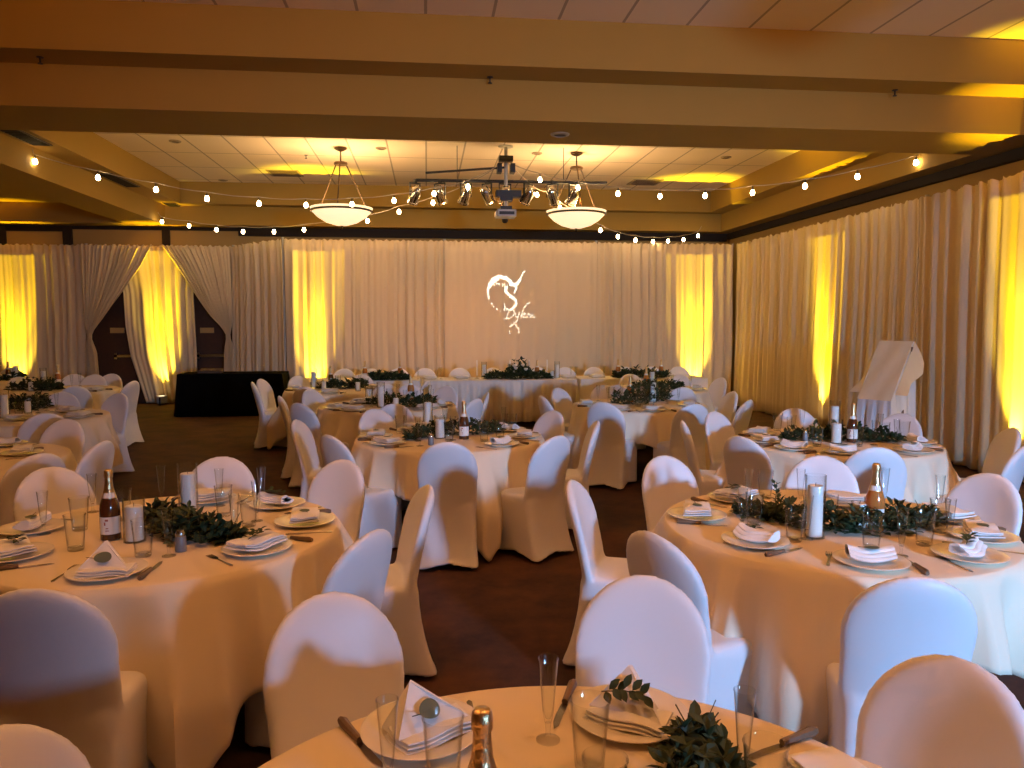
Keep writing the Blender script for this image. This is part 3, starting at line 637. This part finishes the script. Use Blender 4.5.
def garland_mesh(pts,n,seed,w=.11,h=.11,L=.05):
    r=random.Random(seed); b=MB(); P=[Vector(p) for p in pts]; seg=[(b_-a_).length for a_,b_ in zip(P,P[1:])]; tot=sum(seg)
    def along(t_):
        d=t_*tot
        for i,s in enumerate(seg):
            if d<=s or i==len(seg)-1: return P[i].lerp(P[i+1],min(1,d/s)),(P[i+1]-P[i]).normalized()
            d-=s
    for i in range(n):
        t_=r.random(); p,d=along(t_); e=(math.sin(PI*min(1,max(0,t_)))**.35)*.9+.1; s=Vector((-d.y,d.x,0)); a=r.uniform(0,PI); rr=math.sqrt(r.random())
        q=p+s*math.cos(a)*w*rr*e+Vector((0,0,.004+math.sin(a)*h*rr*e*(.6+.5*math.sin(t_*17+seed)**2)))
        mx=Matrix.Translation(q)@Matrix.Rotation(r.uniform(0,2*PI),4,'Z')@Matrix.Rotation(-r.uniform(-.1,1.1)*(1 if q.z-p.z>.02 else .2),4,'Y')@Matrix.Rotation(r.uniform(-.6,.6),4,'X')
        k=r.uniform(.7,1.2); leafshape(b,mx,L*k,L*.5*k)
    st=MB().tube([p+Vector((0,0,.012)) for p in P],.004,6)
    for i in range(max(4,n//40)):
        p,d=along(r.random()); a=r.uniform(0,6.28); st.tube([p+Vector((0,0,.01)),p+Vector((.05*math.cos(a),.05*math.sin(a),r.uniform(.03,h)))],.0015,4)
    return b.mesh('leaves',M['leaf'],0),st.mesh('stem',M['stem'])
def garland(t_,pts,n,seed,label,**k):
    c=Vector(pts[0]); lv,st=garland_mesh([Vector(p)-c for p in pts],n,seed,**k); o=empty('leaf_garland',c); kid(o,'leaves',lv); kid(o,'stem',st); tag(o,label,'garland','leafy garlands along the tables'); return o
NAP={'A':('napA',make_napA,'folded white napkin'),'B':('napB',make_napB,'white napkin folded to a point'),'C':('napC',make_napC,'softly rolled white napkin')}
def setting(t_,x,y,nap='C',top='sprig',cut=True,jr=0,nrot=None):
    p=atz(x,y,T0+.01); c=Vector(TB[t_]); u=(p.xy-c); 
    if u.length>.61: u=u.normalized()*.61
    p=c+u; th=math.atan2(u.y,u.x)+PI/2     # plate-local +Y points to the table centre
    if nrot is None: nrot=jr
    q=lambda dx,dy:(p.x+dx*math.cos(th)-dy*math.sin(th),p.y+dx*math.sin(th)+dy*math.cos(th))
    o=place('plate',make_plate,(p.x,p.y,T0),th); reg(o,'ivory dinner plate','plate',t_,p)
    if nap:
        k,mk,lb=NAP[nap]; o=place(k,mk,(p.x,p.y,T0+.0205 if nap=='A' else T0+.012),th+nrot+PI/2*0); reg(o,lb,'napkin',t_,p)
        z=T0+{'A':.058,'B':.064,'C':.062}[nap]
        yy=-.03 if nap=='B' else 0; qx=(-yy*math.sin(nrot),yy*math.cos(nrot)); z+=.006 if nap=='B' else 0
        if top=='sprig': o=place('sprig',make_sprig,(*q(*qx),z),th+.2+nrot); o.rotation_euler.x=.75 if nap=='B' else 0; reg(o,'dark leafy sprig on napkin','leaf sprig',t_,p)
        if top=='leaf': o=place('leaf1',make_leaf1,(*q(*qx),z),th+.3+nrot); o.rotation_euler.x=.75 if nap=='B' else 0; reg(o,'single grey-green leaf on napkin','leaf',t_,p)
    if cut:
        a=q(-.185,0); o=place('fork',make_fork,(*a,T0),th+jr*.5+R.uniform(-.15,.15)); reg(o,'steel fork beside a plate','fork',t_,a)
        a=q(.185,-.01); o=place('knife',make_knife,(*a,T0),th+R.uniform(-.3,.2)); reg(o,'dark-handled knife beside a plate','knife',t_,a)
def put(kind,t_,x,y,z=None,rz=0):
    mk={'tum':make_tumbler,'flu':make_flute,'can':make_candle(),'canS':make_candle(.13,.165,.036,.045),'canN':make_candle(.155,.185,.036,.045),'canB':make_candle(.12,.125,.03,.037),'vot':make_votive,'bot':make_bottle('bottle'),'botP':make_bottle('bottle2'),'sal':make_shaker,'tap':make_taper}[kind]
    nm={'tum':('clear water tumbler','glass'),'flu':('slim clear champagne flute','flute'),'can':('tall white pillar candle in glass cylinder','candle'),'canS':('white pillar candle in glass','candle'),'canN':('white pillar candle in glass','candle'),'canB':('short white candle in glass','candle'),'vot':('small votive candle in glass','votive candle'),'bot':('dark amber sparkling bottle with gold foil','bottle'),'botP':('orange-pink sparkling bottle with gold foil','bottle'),'sal':('small grey salt shaker','shaker'),'tap':('slim white taper candle','candle')}[kind]
    if z is None: p=atz(x,y,T0)
    else: p=atz(x,y,T0+z)
    if t_:
        c=Vector((*TB[t_],p.z)); 
        if (p-c).length>.66: p=c+(p-c).normalized()*.66
    if kind in('bot','botP'): rz=math.atan2(p.x,-p.y)*0-math.atan2(p.x,p.y)
    o=place(kind,mk,(p.x,p.y,T0),rz)
    if t_: reg(o,nm[0],nm[1],t_,p)
    return o
# ---- nearest table (1)
setting(1,417,724,'B','leaf',False,nrot=PI+.1); setting(1,630,712,'B','sprig',False,nrot=PI-.25); setting(1,868,790,'A',None,False)
def cutl(kind,t_,a,b):      # cutlery laid from pixel a (handle end) to b (tip)
    A=atz(*a,T0);B=atz(*b,T0); d=(B-A); th=math.atan2(d.y,d.x)-PI/2; L={'knife':.12,'fork':.125}[kind]; p=A+d.normalized()*L*.95
    o=place(kind,make_knife if kind=='knife' else make_fork,(p.x,p.y,T0),th); reg(o,{'knife':'dark-handled knife beside a plate','fork':'steel fork beside a plate'}[kind],kind,t_,p)
cutl('knife',1,(340,722),(382,768)); cutl('knife',1,(574,684),(552,733)); cutl('knife',1,(817,733),(766,752)); cutl('fork',1,(469,702),(484,748))
put('flu',1,548,740); put('flu',1,387,700,.19); put('flu',1,745,691,.19)
put('tum',1,443,716,.15); put('tum',1,590,699,.15); put('tum',1,605,757,.15); put('tum',1,766,742,.15)
o=put('bot',1,482,712,.30)
gp=[atz(697,738,T0),atz(700,775,T0),atz(690,850,T0),atz(640,960,T0)]
garland(1,gp,900,21,'thick dark green leaf garland rising on the nearest table',w=.085,h=.10,L=.045)
# ---- large left table (2)
for a in ((15,528,'C','leaf'),(14,554,'A','sprig'),(107,571,'B','leaf'),(257,548,'A','sprig'),(305,521,'A','leaf'),(277,504,'C','sprig'),(208,499,'A',None)): setting(2,*a,cut=a[0] not in (107,257))
cutl('fork',2,(52,582),(84,561)); cutl('knife',2,(139,581),(163,561)); cutl('fork',2,(232,566),(203,553)); cutl('knife',2,(313,542),(288,539))
for a in ((44,534),(93,512),(169,556),(162,502),(220,506),(235,537),(262,504),(257,521)): put('flu',2,*a)
for a in ((76,550),(80,530),(143.5,556),(123,520),(249,526),(224,516)): put('tum',2,*a)
put('botP' if 0 else 'bot',2,111,539); put('canN',2,135,541); put('can',2,189,521); put('sal',2,181,551); put('vot',2,160,530)
garland(2,[atz(150,520,T0),atz(172,530,T0),atz(200,541,T0),atz(243,538,T0)],1100,22,'bushy dark green leaf garland on the large left table',w=.12,h=.11,L=.05)
# ---- large right table (3)
for a in ((697,515,'A','leaf'),(755,541,'C',None),(871,561,'C','leaf'),(978,557,'C','sprig'),(1003,538,'A','leaf'),(735,498,'A','sprig'),(846,502,'A',None),(955,516,'A',None)): setting(3,*a,cut=a[0] not in (697,755,871,978))
cutl('knife',3,(765,557),(803,548)); cutl('fork',3,(828,566),(829,552)); cutl('knife',3,(928,576),(905,559)); cutl('fork',3,(972,572),(930,553)); cutl('knife',3,(676,523),(725,526)); 
for a in ((742,530),(748,506),(800,506),(807,539),(901,556),(949,543),(939,514),(884,505)): put('flu',3,*a)
for a in ((754,525),(794,541),(871,549),(924,545),(939,532),(765,498)): put('tum',3,*a)
put('can',3,814,537); put('canB',3,859,529); put('vot',3,831,508); put('botP',3,874,530); put('canB',3,872,524)
garland(3,[atz(735,514,T0),atz(775,520,T0),atz(830,531,T0),atz(880,532,T0),atz(935,522,T0)],1500,23,'long dark green leaf garland on the large right table',w=.10,h=.11,L=.045)
o=place('sprig',make_sprig,(*atz(748,532,T0).xy,T0),.3); reg(o,'dark leafy sprig by a plate','leaf sprig',3,o.location)
b=MB(); bs=atz(775,514,T0)
for i in range(16):
    t_=i/15; mx=Matrix.Translation((.01*math.sin(t_*4),0,.03+.12*t_))@Matrix.Rotation(i*2.2,4,'Z')@Matrix.Rotation(-.6,4,'Y'); leafshape(b,mx,.035,.022)
o=empty('upright_sprig',bs); kid(o,'leaves',b.mesh('leaves',M['leaf'],0)); kid(o,'stem',MB().tube([(0,0,0),(.005,0,.16)],.002,5).mesh('stem',M['stem'])); tag(o,'upright leafy sprig at left end of garland on large right table','leaf sprig')
# ---- middle table (4)
for a in ((376,436,'A','leaf'),(387,443,'A','leaf'),(502,444,'C','leaf'),(530,436,'A',None),(515,429,'C',None),(415,428,'A',None)): setting(4,*a)
for a in ((420,446),(445,430),(405,430),(418,441),(453,440),(507,428)): put('flu',4,*a)
for a in ((484,441),(500,438),(449,441),(512,431),(400,433)): put('tum',4,*a)
put('can',4,428,428); put('canN',4,440,438); put('bot',4,464,439); put('sal',4,431,445)
garland(4,[atz(407,441,T0),atz(425,437,T0),atz(450,434,T0),atz(480,434,T0),atz(500,431,T0)],800,24,'dark green leaf garland on the middle table',w=.10,h=.12,L=.055)
# ---- table before easel (5)
for a in ((765,441,'A','leaf'),(793,448,'C',None),(757,433,'A',None),(843,452,'C','leaf'),(918,451,'C','leaf'),(925,442,'C',None)): setting(5,*a)
for a in ((789,441),(802,432),(793,439),(874,445),(880,437),(896,444)): put('flu',5,*a)
for a in ((817,446),(858,446),(884,441),(775,430),(904,440)): put('tum',5,*a)
put('canN',5,836,443); put('can',5,834,433); put('vot',5,844,432); put('bot',5,852,442); put('sal',5,805,441)
garland(5,[atz(782,439,T0),atz(805,440,T0),atz(840,440,T0),atz(870,441,T0),atz(902,442,T0)],800,25,'dark green leaf garland on table before draped easel',w=.10,h=.12,L=.055)
# ---- right far (6)
for a in ((581,404,'A',None),(617,409,'A',None),(657,411,'A','leaf'),(689,405,'A',None)): setting(6,*a)
for a in ((598,401),(608,403),(667,404),(680,401),(612,396),(645,406)): put('flu',6,*a)
for a in ((604,398),(663,400),(638,406)): put('tum',6,*a)
put('can',6,653,402); put('botP',6,630,402); put('canN',6,644,398); put('vot',6,651,406)
garland(6,[atz(612,404,T0),atz(630,405,T0),atz(650,402,T0),atz(668,399,T0)],700,26,'dark green leaf garland on right table facing head table',w=.12,h=.24,L=.06)
# ---- left far (7)
for a in ((337,408,'A','leaf'),(352,410,'A',None),(448,404,'C',None),(440,409,'A',None),(362,402,'A',None)): setting(7,*a)
for a in ((371,407),(405,407),(422,406),(430,401),(398,400),(432,406)): put('flu',7,*a)
for a in ((396,406),(390,401),(414,404)): put('tum',7,*a)
put('can',7,381,407); put('botP',7,411,400); put('canB',7,396,409); put('canS',7,365,399)
garland(7,[atz(366,405,T0),atz(385,404,T0),atz(405,407,T0),atz(420,408,T0),atz(432,403,T0)],700,27,'dark green leaf garland on left table facing head table',w=.11,h=.13,L=.06)
# ---- left tables
for a in ((8,444,'C',None),(22,453,'A',None)): setting(8,*a)
for a in ((70,411,'A','leaf'),(79,416,'A',None),(20,419,'A',None)): setting(9,*a)
for a in ((47,411),(57,410),(38,413),(22,402)): put('flu',9,*a)
for a in ((19,417),(33,399),(42,405)): put('tum',9,*a)
put('can',9,5,418); put('canB',9,28,413); put('canS',9,37,400)
garland(9,[atz(6,408,T0),atz(20,410,T0),atz(32,411,T0),atz(46,405,T0)],600,28,'dark green leaf garland on second table back at left',w=.10,h=.17,L=.06)
for a in ((95,390,'A',None),(88,393,'A',None)): setting(10,*a)
for a in ((72,388),(80,386),(27,391),(55,388)): put('flu',10,*a)
put('canN',10,45,390); put('canB',10,31,391); put('botP',10,58,386); put('can',10,33,385)
garland(10,[atz(8,391,T0),atz(30,390,T0),atz(45,391,T0),atz(62,389,T0)],600,29,'dark green leaf garland on table before the doors',w=.11,h=.16,L=.065)
put('can',12,31,380); put('bot',12,24,381); put('flu',12,12,384)
garland(12,[atz(2,381,T0),atz(14,380,T0),atz(24,379,T0)],300,30,'dark green leaf garland on farthest left table',w=.12,h=.12,L=.07)
for a in ((291,389,'A',None),(374,388,'A',None),(330,392,'A',None)): setting(11,*a)
for a in ((311,389),(337,389),(360,388)): put('flu',11,*a)
for a in ((320,388),(366,389)): put('tum',11,*a)
put('bot',11,331,387); put('canB',11,324,390); put('canS',11,338,387); put('canB',11,358,391); put('can',11,314,388)
garland(11,[atz(318,389,T0),atz(332,388,T0),atz(350,389,T0),atz(366,386,T0)],500,31,'dark green leaf garland on table by left corner uplight',w=.11,h=.12,L=.07)
for a in ((700,389,'A','leaf'),(640,393,'A',None)): setting(13,*a)
for a in ((672,388),(690,390),(640,389)): put('flu',13,*a)
put('can',13,652,388); put('botP',13,646,388)
garland(13,[atz(632,389,T0),atz(650,390,T0),atz(668,390,T0),atz(682,389,T0)],600,32,'dark green leaf garland on far table near right corner',w=.12,h=.14,L=.065)
# ---------------------------------------------------------------- head table
def boxcloth(name,x0,x1,y0,y1,zt,zb,m,pleat,amp,label,cat='tablecloth',flare=0.0,rz=0,c=(0,0),seed=1):
    r=random.Random(seed); per=[]; st=.02
    def edge(a,b,nx,ny):
        L=math.dist(a,b); k=max(2,int(L/st)); return [((a[0]+(b[0]-a[0])*i/k),(a[1]+(b[1]-a[1])*i/k),nx,ny) for i in range(k)]
    per=edge((x0,y0),(x1,y0),0,-1)+edge((x1,y0),(x1,y1),1,0)+edge((x1,y1),(x0,y1),0,1)+edge((x0,y1),(x0,y0),-1,0)
    rows=[]; 
    for j,(tz) in enumerate((0,0,.02,.06,.15,.3,.5,.75,1)):
        row=[]; s=0
        for i,(x,y,nx,ny) in enumerate(per):
            s=i*st; w=math.sin(2*PI*s/pleat+1.2*math.sin(s*1.9))*.6+.4*math.sin(2*PI*s/(pleat*.47)+s*.8)+.6
            off=amp*w*min(1,tz*5)*(.6+.6*tz)+flare*tz+(-.01 if j==0 else 0)
            row.append((x+nx*off,y+ny*off,zt-(zt-zb)*tz+(.0 if tz else 0)))
        rows.append(row)
    b=MB().grid(rows,close=True); b.f.append(tuple(range(len(per))))
    o=b.obj(name,m,smooth=60); o.location=(c[0],c[1],0); o.rotation_euler=(0,0,rz); tag(o,label,cat); md=o.modifiers.new('thick','SOLIDIFY'); md.thickness=.0025; md.offset=-1; return o
def longtable(x0,x1,y0,y1,c,rz,label,h=.76):
    o=empty('long_table',(*c,0),rz); kid(o,'tabletop',MB().box((x0+.01,y0+.01,h-.04),(x1-.01,y1-.01,h-.008)).mesh('tabletop',M['board'],0))
    for x in (x0+.2,x1-.2):
        for y in (y0+.12,y1-.12): kid(o,'leg',MB().tube([(x,y,h-.04),(x,y,0)],.016,8).mesh('leg',M['legs']))
    tag(o,label,'table'); return o
HY=12.3; HX0,HX1=-.05,2.42
longtable(HX0,HX1,HY,HY+.76,(0,0),0,'long head table under pleated ivory skirt')
boxcloth('tablecloth',HX0,HX1,HY,HY+.76,.765,.09,M['ivory'],.20,.042,'pleated ivory skirt cloth on middle of the head table')
longtable(0,2.0,0,.76,(2.50,HY+.06),0,'right wing table of the head table')
boxcloth('tablecloth',0,2.15,0,.76,.765,.10,M['ivory'],.7,.03,'plain ivory cloth on right wing of the head table',rz=0,c=(2.50,HY+.06),flare=.04)
longtable(-1.9,0,0,.76,(-.12,HY+.06),0,'left wing table of the head table')
boxcloth('tablecloth',-1.9,0,0,.76,.765,.10,M['ivory'],.7,.03,'plain ivory cloth on left wing of the head table',rz=0,c=(-.12,HY+.06),flare=.04)
hn=[(343,'leftmost of the row'),(370,'second from left in row'),(398,'third from left, behind leaf garland'),(425,'fourth from left in row'),(460,'left of the taper candles'),(494,'just left of centre garland'),(540,'behind centre garland'),(567,'right of centre garland'),(596,'second right of centre garland'),(628,'behind right wing garland'),(655,'second from right in row'),(682,'rightmost of the row')]
for X,l_ in hn:
    p=atY(X,369,13.28); o=place('chair',make_chair,(p.x,13.25-.28+.24,0),PI); tag(o,'white covered chair behind head table, '+l_,'chair','chairs behind the head table')
def hput(k,x,y,label,cat):
    p=atY(x,y,HY+.3 if False else HY+.35); o=place(k,{'tap':make_taper,'bot':make_bottle('bottle'),'botP':make_bottle('bottle2'),'canB':make_candle(.12,.125,.03,.037),'canS':make_candle(.13,.165,.036,.045),'flu':make_flute,'plate':make_plate,'napA':make_napA,'can':make_candle(),'tum':make_tumbler}[k],(p.x,p.y,.767 if k!='napA' else .786)); tag(o,label,cat,cat+'s on the head table'); return o
garl=lambda a,b,n,s,h,l_,w=.14: garland(1,[(atY(a,375,HY+.3).x,HY+.26,.767),((atY(a,375,HY+.3).x+atY(b,375,HY+.3).x)/2,HY+.22,.767),(atY(b,375,HY+.3).x,HY+.28,.767)],n,s,l_,w=w,h=h,L=.08)
garl(486,550,900,40,.14,'dark leafy garland across centre of head table')
cx=atY(519,370,HY+.28).x; gv_,st_=garland_mesh([(-.16,0,0),(.16,0,0)],420,44,w=.13,h=.27,L=.08); o=empty('flower_arrangement',(cx,HY+.3,.80)); kid(o,'leaves',gv_); kid(o,'stem',st_)
fb_=MB(); rq=random.Random(5)
for k in range(7):
    a=rq.uniform(0,6.28); mx=Matrix.Translation((rq.uniform(-.12,.12),-.10+rq.uniform(-.03,.05),rq.uniform(.06,.2)))
    fb_.lathe([(0,-.02),(.025,-.01),(.035,.01),(.028,.025),(.012,.02),(0,.024)],9,mx=mx)
kid(o,'flowers',fb_.mesh('flowers',M['flower'])); tag(o,'raised leafy arrangement with cream flowers at centre of head table','flower arrangement')
garl(368,409,600,41,.12,'dark leafy garland on left wing of head table'); garl(612,668,700,42,.16,'dark leafy garland on right wing of head table')
for X,l_ in ((477,'tall taper candle at left on head table'),(510,'taper candle left of centre flowers on head table'),(529,'taper candle right of centre flowers on head table'),(547,'taper candle at right end of centre garland')): hput('tap',X,377,l_,'candle')
for X,k,l_ in ((484,'can','tall pillar candle in glass left of centre garland'),(552,'canB','short candle in glass right of centre garland'),(557,'can','tall pillar candle in glass right of centre garland')): hput(k,X,378,l_,'candle')
for X,k,l_ in ((365,'botP','orange bottle at left end of head table garland'),(400,'botP','orange bottle behind left wing garland'),(537,'botP','orange bottle right of centre flowers on head table'),(618,'botP','orange bottle at left of right wing garland'),(661,'botP','orange bottle at right end of right wing garland')): hput(k,X,377,l_,'bottle')
for X,l_ in ((430,'plate on head table in front of fourth chair'),(462,'plate on head table left of taper candles'),(568,'plate on head table right of pillar candles'),(597,'plate on head table left of right wing garland')):
    hput('plate',X,378,'ivory '+l_,'plate'); hput('napA',X,378,'folded napkin on the '+l_,'napkin')
for X,l_ in ((418,'flute left of fourth head table chair'),(441,'flute between plates at left of head table'),(571,'flute on head table right of pillar candles, left one of pair'),(576,'flute on head table right of pillar candles, right one of pair'),(604,'flute on head table left of right wing garland')): hput('flu',X,378,'slim clear '+l_,'flute')
# ---------------------------------------------------------------- black table at the back left
longtable(-4.43,-2.64,14.3,14.96,(0,0),0,'folding table under the black cloth')
boxcloth('black_tablecloth',-4.45,-2.62,14.28,14.98,.77,.015,M['black'],.9,.02,'black cloth over long table in front of doors','tablecloth',flare=.07)
o=empty('mixer_console',(-3.95,14.6,.772)); kid(o,'console_body',MB().box((-.2,-.12,0),(.2,.12,.045)).add([(-.2,.02,.045),(.2,.02,.045),(.2,.12,.075),(-.2,.12,.075),(.2,.12,.045),(-.2,.12,.045)],[(0,1,2,3),(1,4,2),(0,3,5),(2,4,5,3)]).mesh('console_body',M['vent'],0))
kid(o,'knob_row',MB().box((-.15,-.08,.045),(-.05,-.05,.06)).box((.0,-.08,.045),(.12,-.05,.06)).mesh('knob_row',M['chrome'],0)); tag(o,'small grey console lying on the black-clothed table','console')
# ---------------------------------------------------------------- draped easel by the right wall
E0=Vector((5.62,7.35,0)); nd=Vector((-.86,-.5,0)).normalized(); td=Vector((.5,-.86,0)).normalized()
E0=atz(896,341,1.47); E0.z=0
def easel():
    o=empty('draped_easel',E0); tag(o,'tall slanted display easel covered by pale cloth, by right wall drape','easel')
    hw=.205; top=[]; P=lambda a,b,z:(td*a+nd*b+Vector((0,0,z)))
    zt,zb,dp=1.47,.78,.46
    kid(o,'easel_frame',MB().tube([P(-.2,.02,1.4),P(-.25,.4,0)],.02,6).tube([P(.2,.02,1.4),P(.25,.4,0)],.02,6).tube([P(0,0,1.4),P(0,-.35,0)],.02,6).mesh('easel_frame',M['handle']))
    # sloping front sheet
    rows=[]
    for j in range(9):
        q=j/8; rows.append([P(-hw+2*hw*i/10,dp*q+.012*math.sin(q*7+i),zt+(zb-zt)*q) for i in range(11)])
    kid(o,'front_cloth',MB().grid(rows).mesh('front_cloth',M['linen'],80))
    # long hanging cloth all round
    per=[]
    for i in range(30): per.append((-hw+2*hw*i/30,dp,zb,0,1))
    for i in range(24): q=1-i/24; per.append((hw,dp*q,zt+(zb-zt)*q,1,0))
    for i in range(30): per.append((hw-2*hw*i/30,-.03,zt,0,-1))
    for i in range(24): q=i/24; per.append((-hw,dp*q,zt+(zb-zt)*q,-1,0))
    rows=[]
    for j in range(10):
        t_=j/9; row=[]
        for i,(a,b,z,na,nb) in enumerate(per):
            w=(math.sin(i*.62)+.5*math.sin(i*1.31+1))*.03*min(1,t_*3)+.05*t_
            if j==0: w=-.004
            row.append(P(a+na*w,b+nb*w,z+(.03-z)*t_))
        rows.append(row)
    kid(o,'hanging_cloth',MB().grid(rows,close=True).mesh('hanging_cloth',M['spandex'],80))
    # corner flaps of the overlay
    for s in (-1,1):
        rows=[]
        for i in range(9):
            q=i/8; x0=P(s*(hw+.006),dp*q*.9-.03,zt+(zb-zt)*q*.9)
            L=.30*(1-abs(q-.12)/.9)**1.2 if q<1 else 0
            rows.append([x0,x0+td*s*(.07+.03*math.sin(q*9))+Vector((0,0,-L*.5)),x0+td*s*(.12+.02*math.sin(q*8))+Vector((0,0,-L))])
        kid(o,'corner_flap',MB().grid(rows).mesh('corner_flap',M['linen'],80))
easel()
# ---------------------------------------------------------------- label everything that was registered
def finish():
    groups={}
    for r in REG: groups.setdefault((r[1],r[3],r[4]),[]).append(r)
    for (head,t_,sd),rs in groups.items():
        rs.sort(key=lambda r:r[5]); n_=len(rs)
        for i,r in enumerate(rs):
            ex_='' if n_==1 else (', '+(('left one' if i==0 else 'right one') if n_==2 else (['leftmost','middle one','rightmost'][i] if n_==3 else ['leftmost','second from left','second from right','rightmost'][i] if n_==4 else 'number %d from left'%(i+1))))
            r[0]['label']='%s, %s side of %s%s'%(head,sd,TN[t_],ex_)
finish()
# ---------------------------------------------------------------- light
def area(name,loc,target,e,sx,sy,col):
    l_=bpy.data.lights.new(name,'AREA'); l_.shape='RECTANGLE'; l_.size=sx; l_.size_y=sy; l_.energy=e; l_.color=col
    o=bpy.data.objects.new(name,l_); COL.objects.link(o); o.location=loc; o.rotation_euler=(Vector(target)-Vector(loc)).to_track_quat('-Z','Y').to_euler(); return o
q=area('window_daylight',((WX0+WX1)/2,YN+.02,(WZ0+WZ1)/2),(2.75,4.5,.45),122,.5,.45,(.29,.55,1)); q.data.spread=math.radians(66)
WARM=(1,.50,.19)
for x,y,e in ((-3.5,3.2,42),(.8,1.2,42),(.2,4.8,42),(4.2,3.4,42),(-8.2,5.0,35)):  # unseen warm fill lights without fittings, added above the near tables
    q=area('ceiling_fill',(x,y,ZH-.02 if x>-6 else ZL-.02),(x,y,0),e*.22,.3,.3,WARM); q.data.spread=math.radians(120)
# stage lamps aimed at the head table drape
for x,tx in ((.3,.0),(1.0,1.9),(2.4,4.2)): spot('stage_beam',(x,12.3,3.7),(tx,15,1.6),92,80,1,(1,.39,.085),.06)
w=bpy.data.worlds.new('world'); S.world=w; w.use_nodes=True; w.node_tree.nodes['Background'].inputs[0].default_value=(.5,.65,1,1); w.node_tree.nodes['Background'].inputs[1].default_value=.3
S.view_settings.view_transform='Standard'; S.view_settings.look='None'; S.view_settings.gamma=1; S.view_settings.use_curve_mapping=False; S.view_settings.exposure=0.0
S.cycles.use_denoising=True; S.cycles.transparent_max_bounces=24; S.cycles.max_bounces=8; S.cycles.diffuse_bounces=4; S.cycles.caustics_reflective=False; S.cycles.caustics_refractive=False
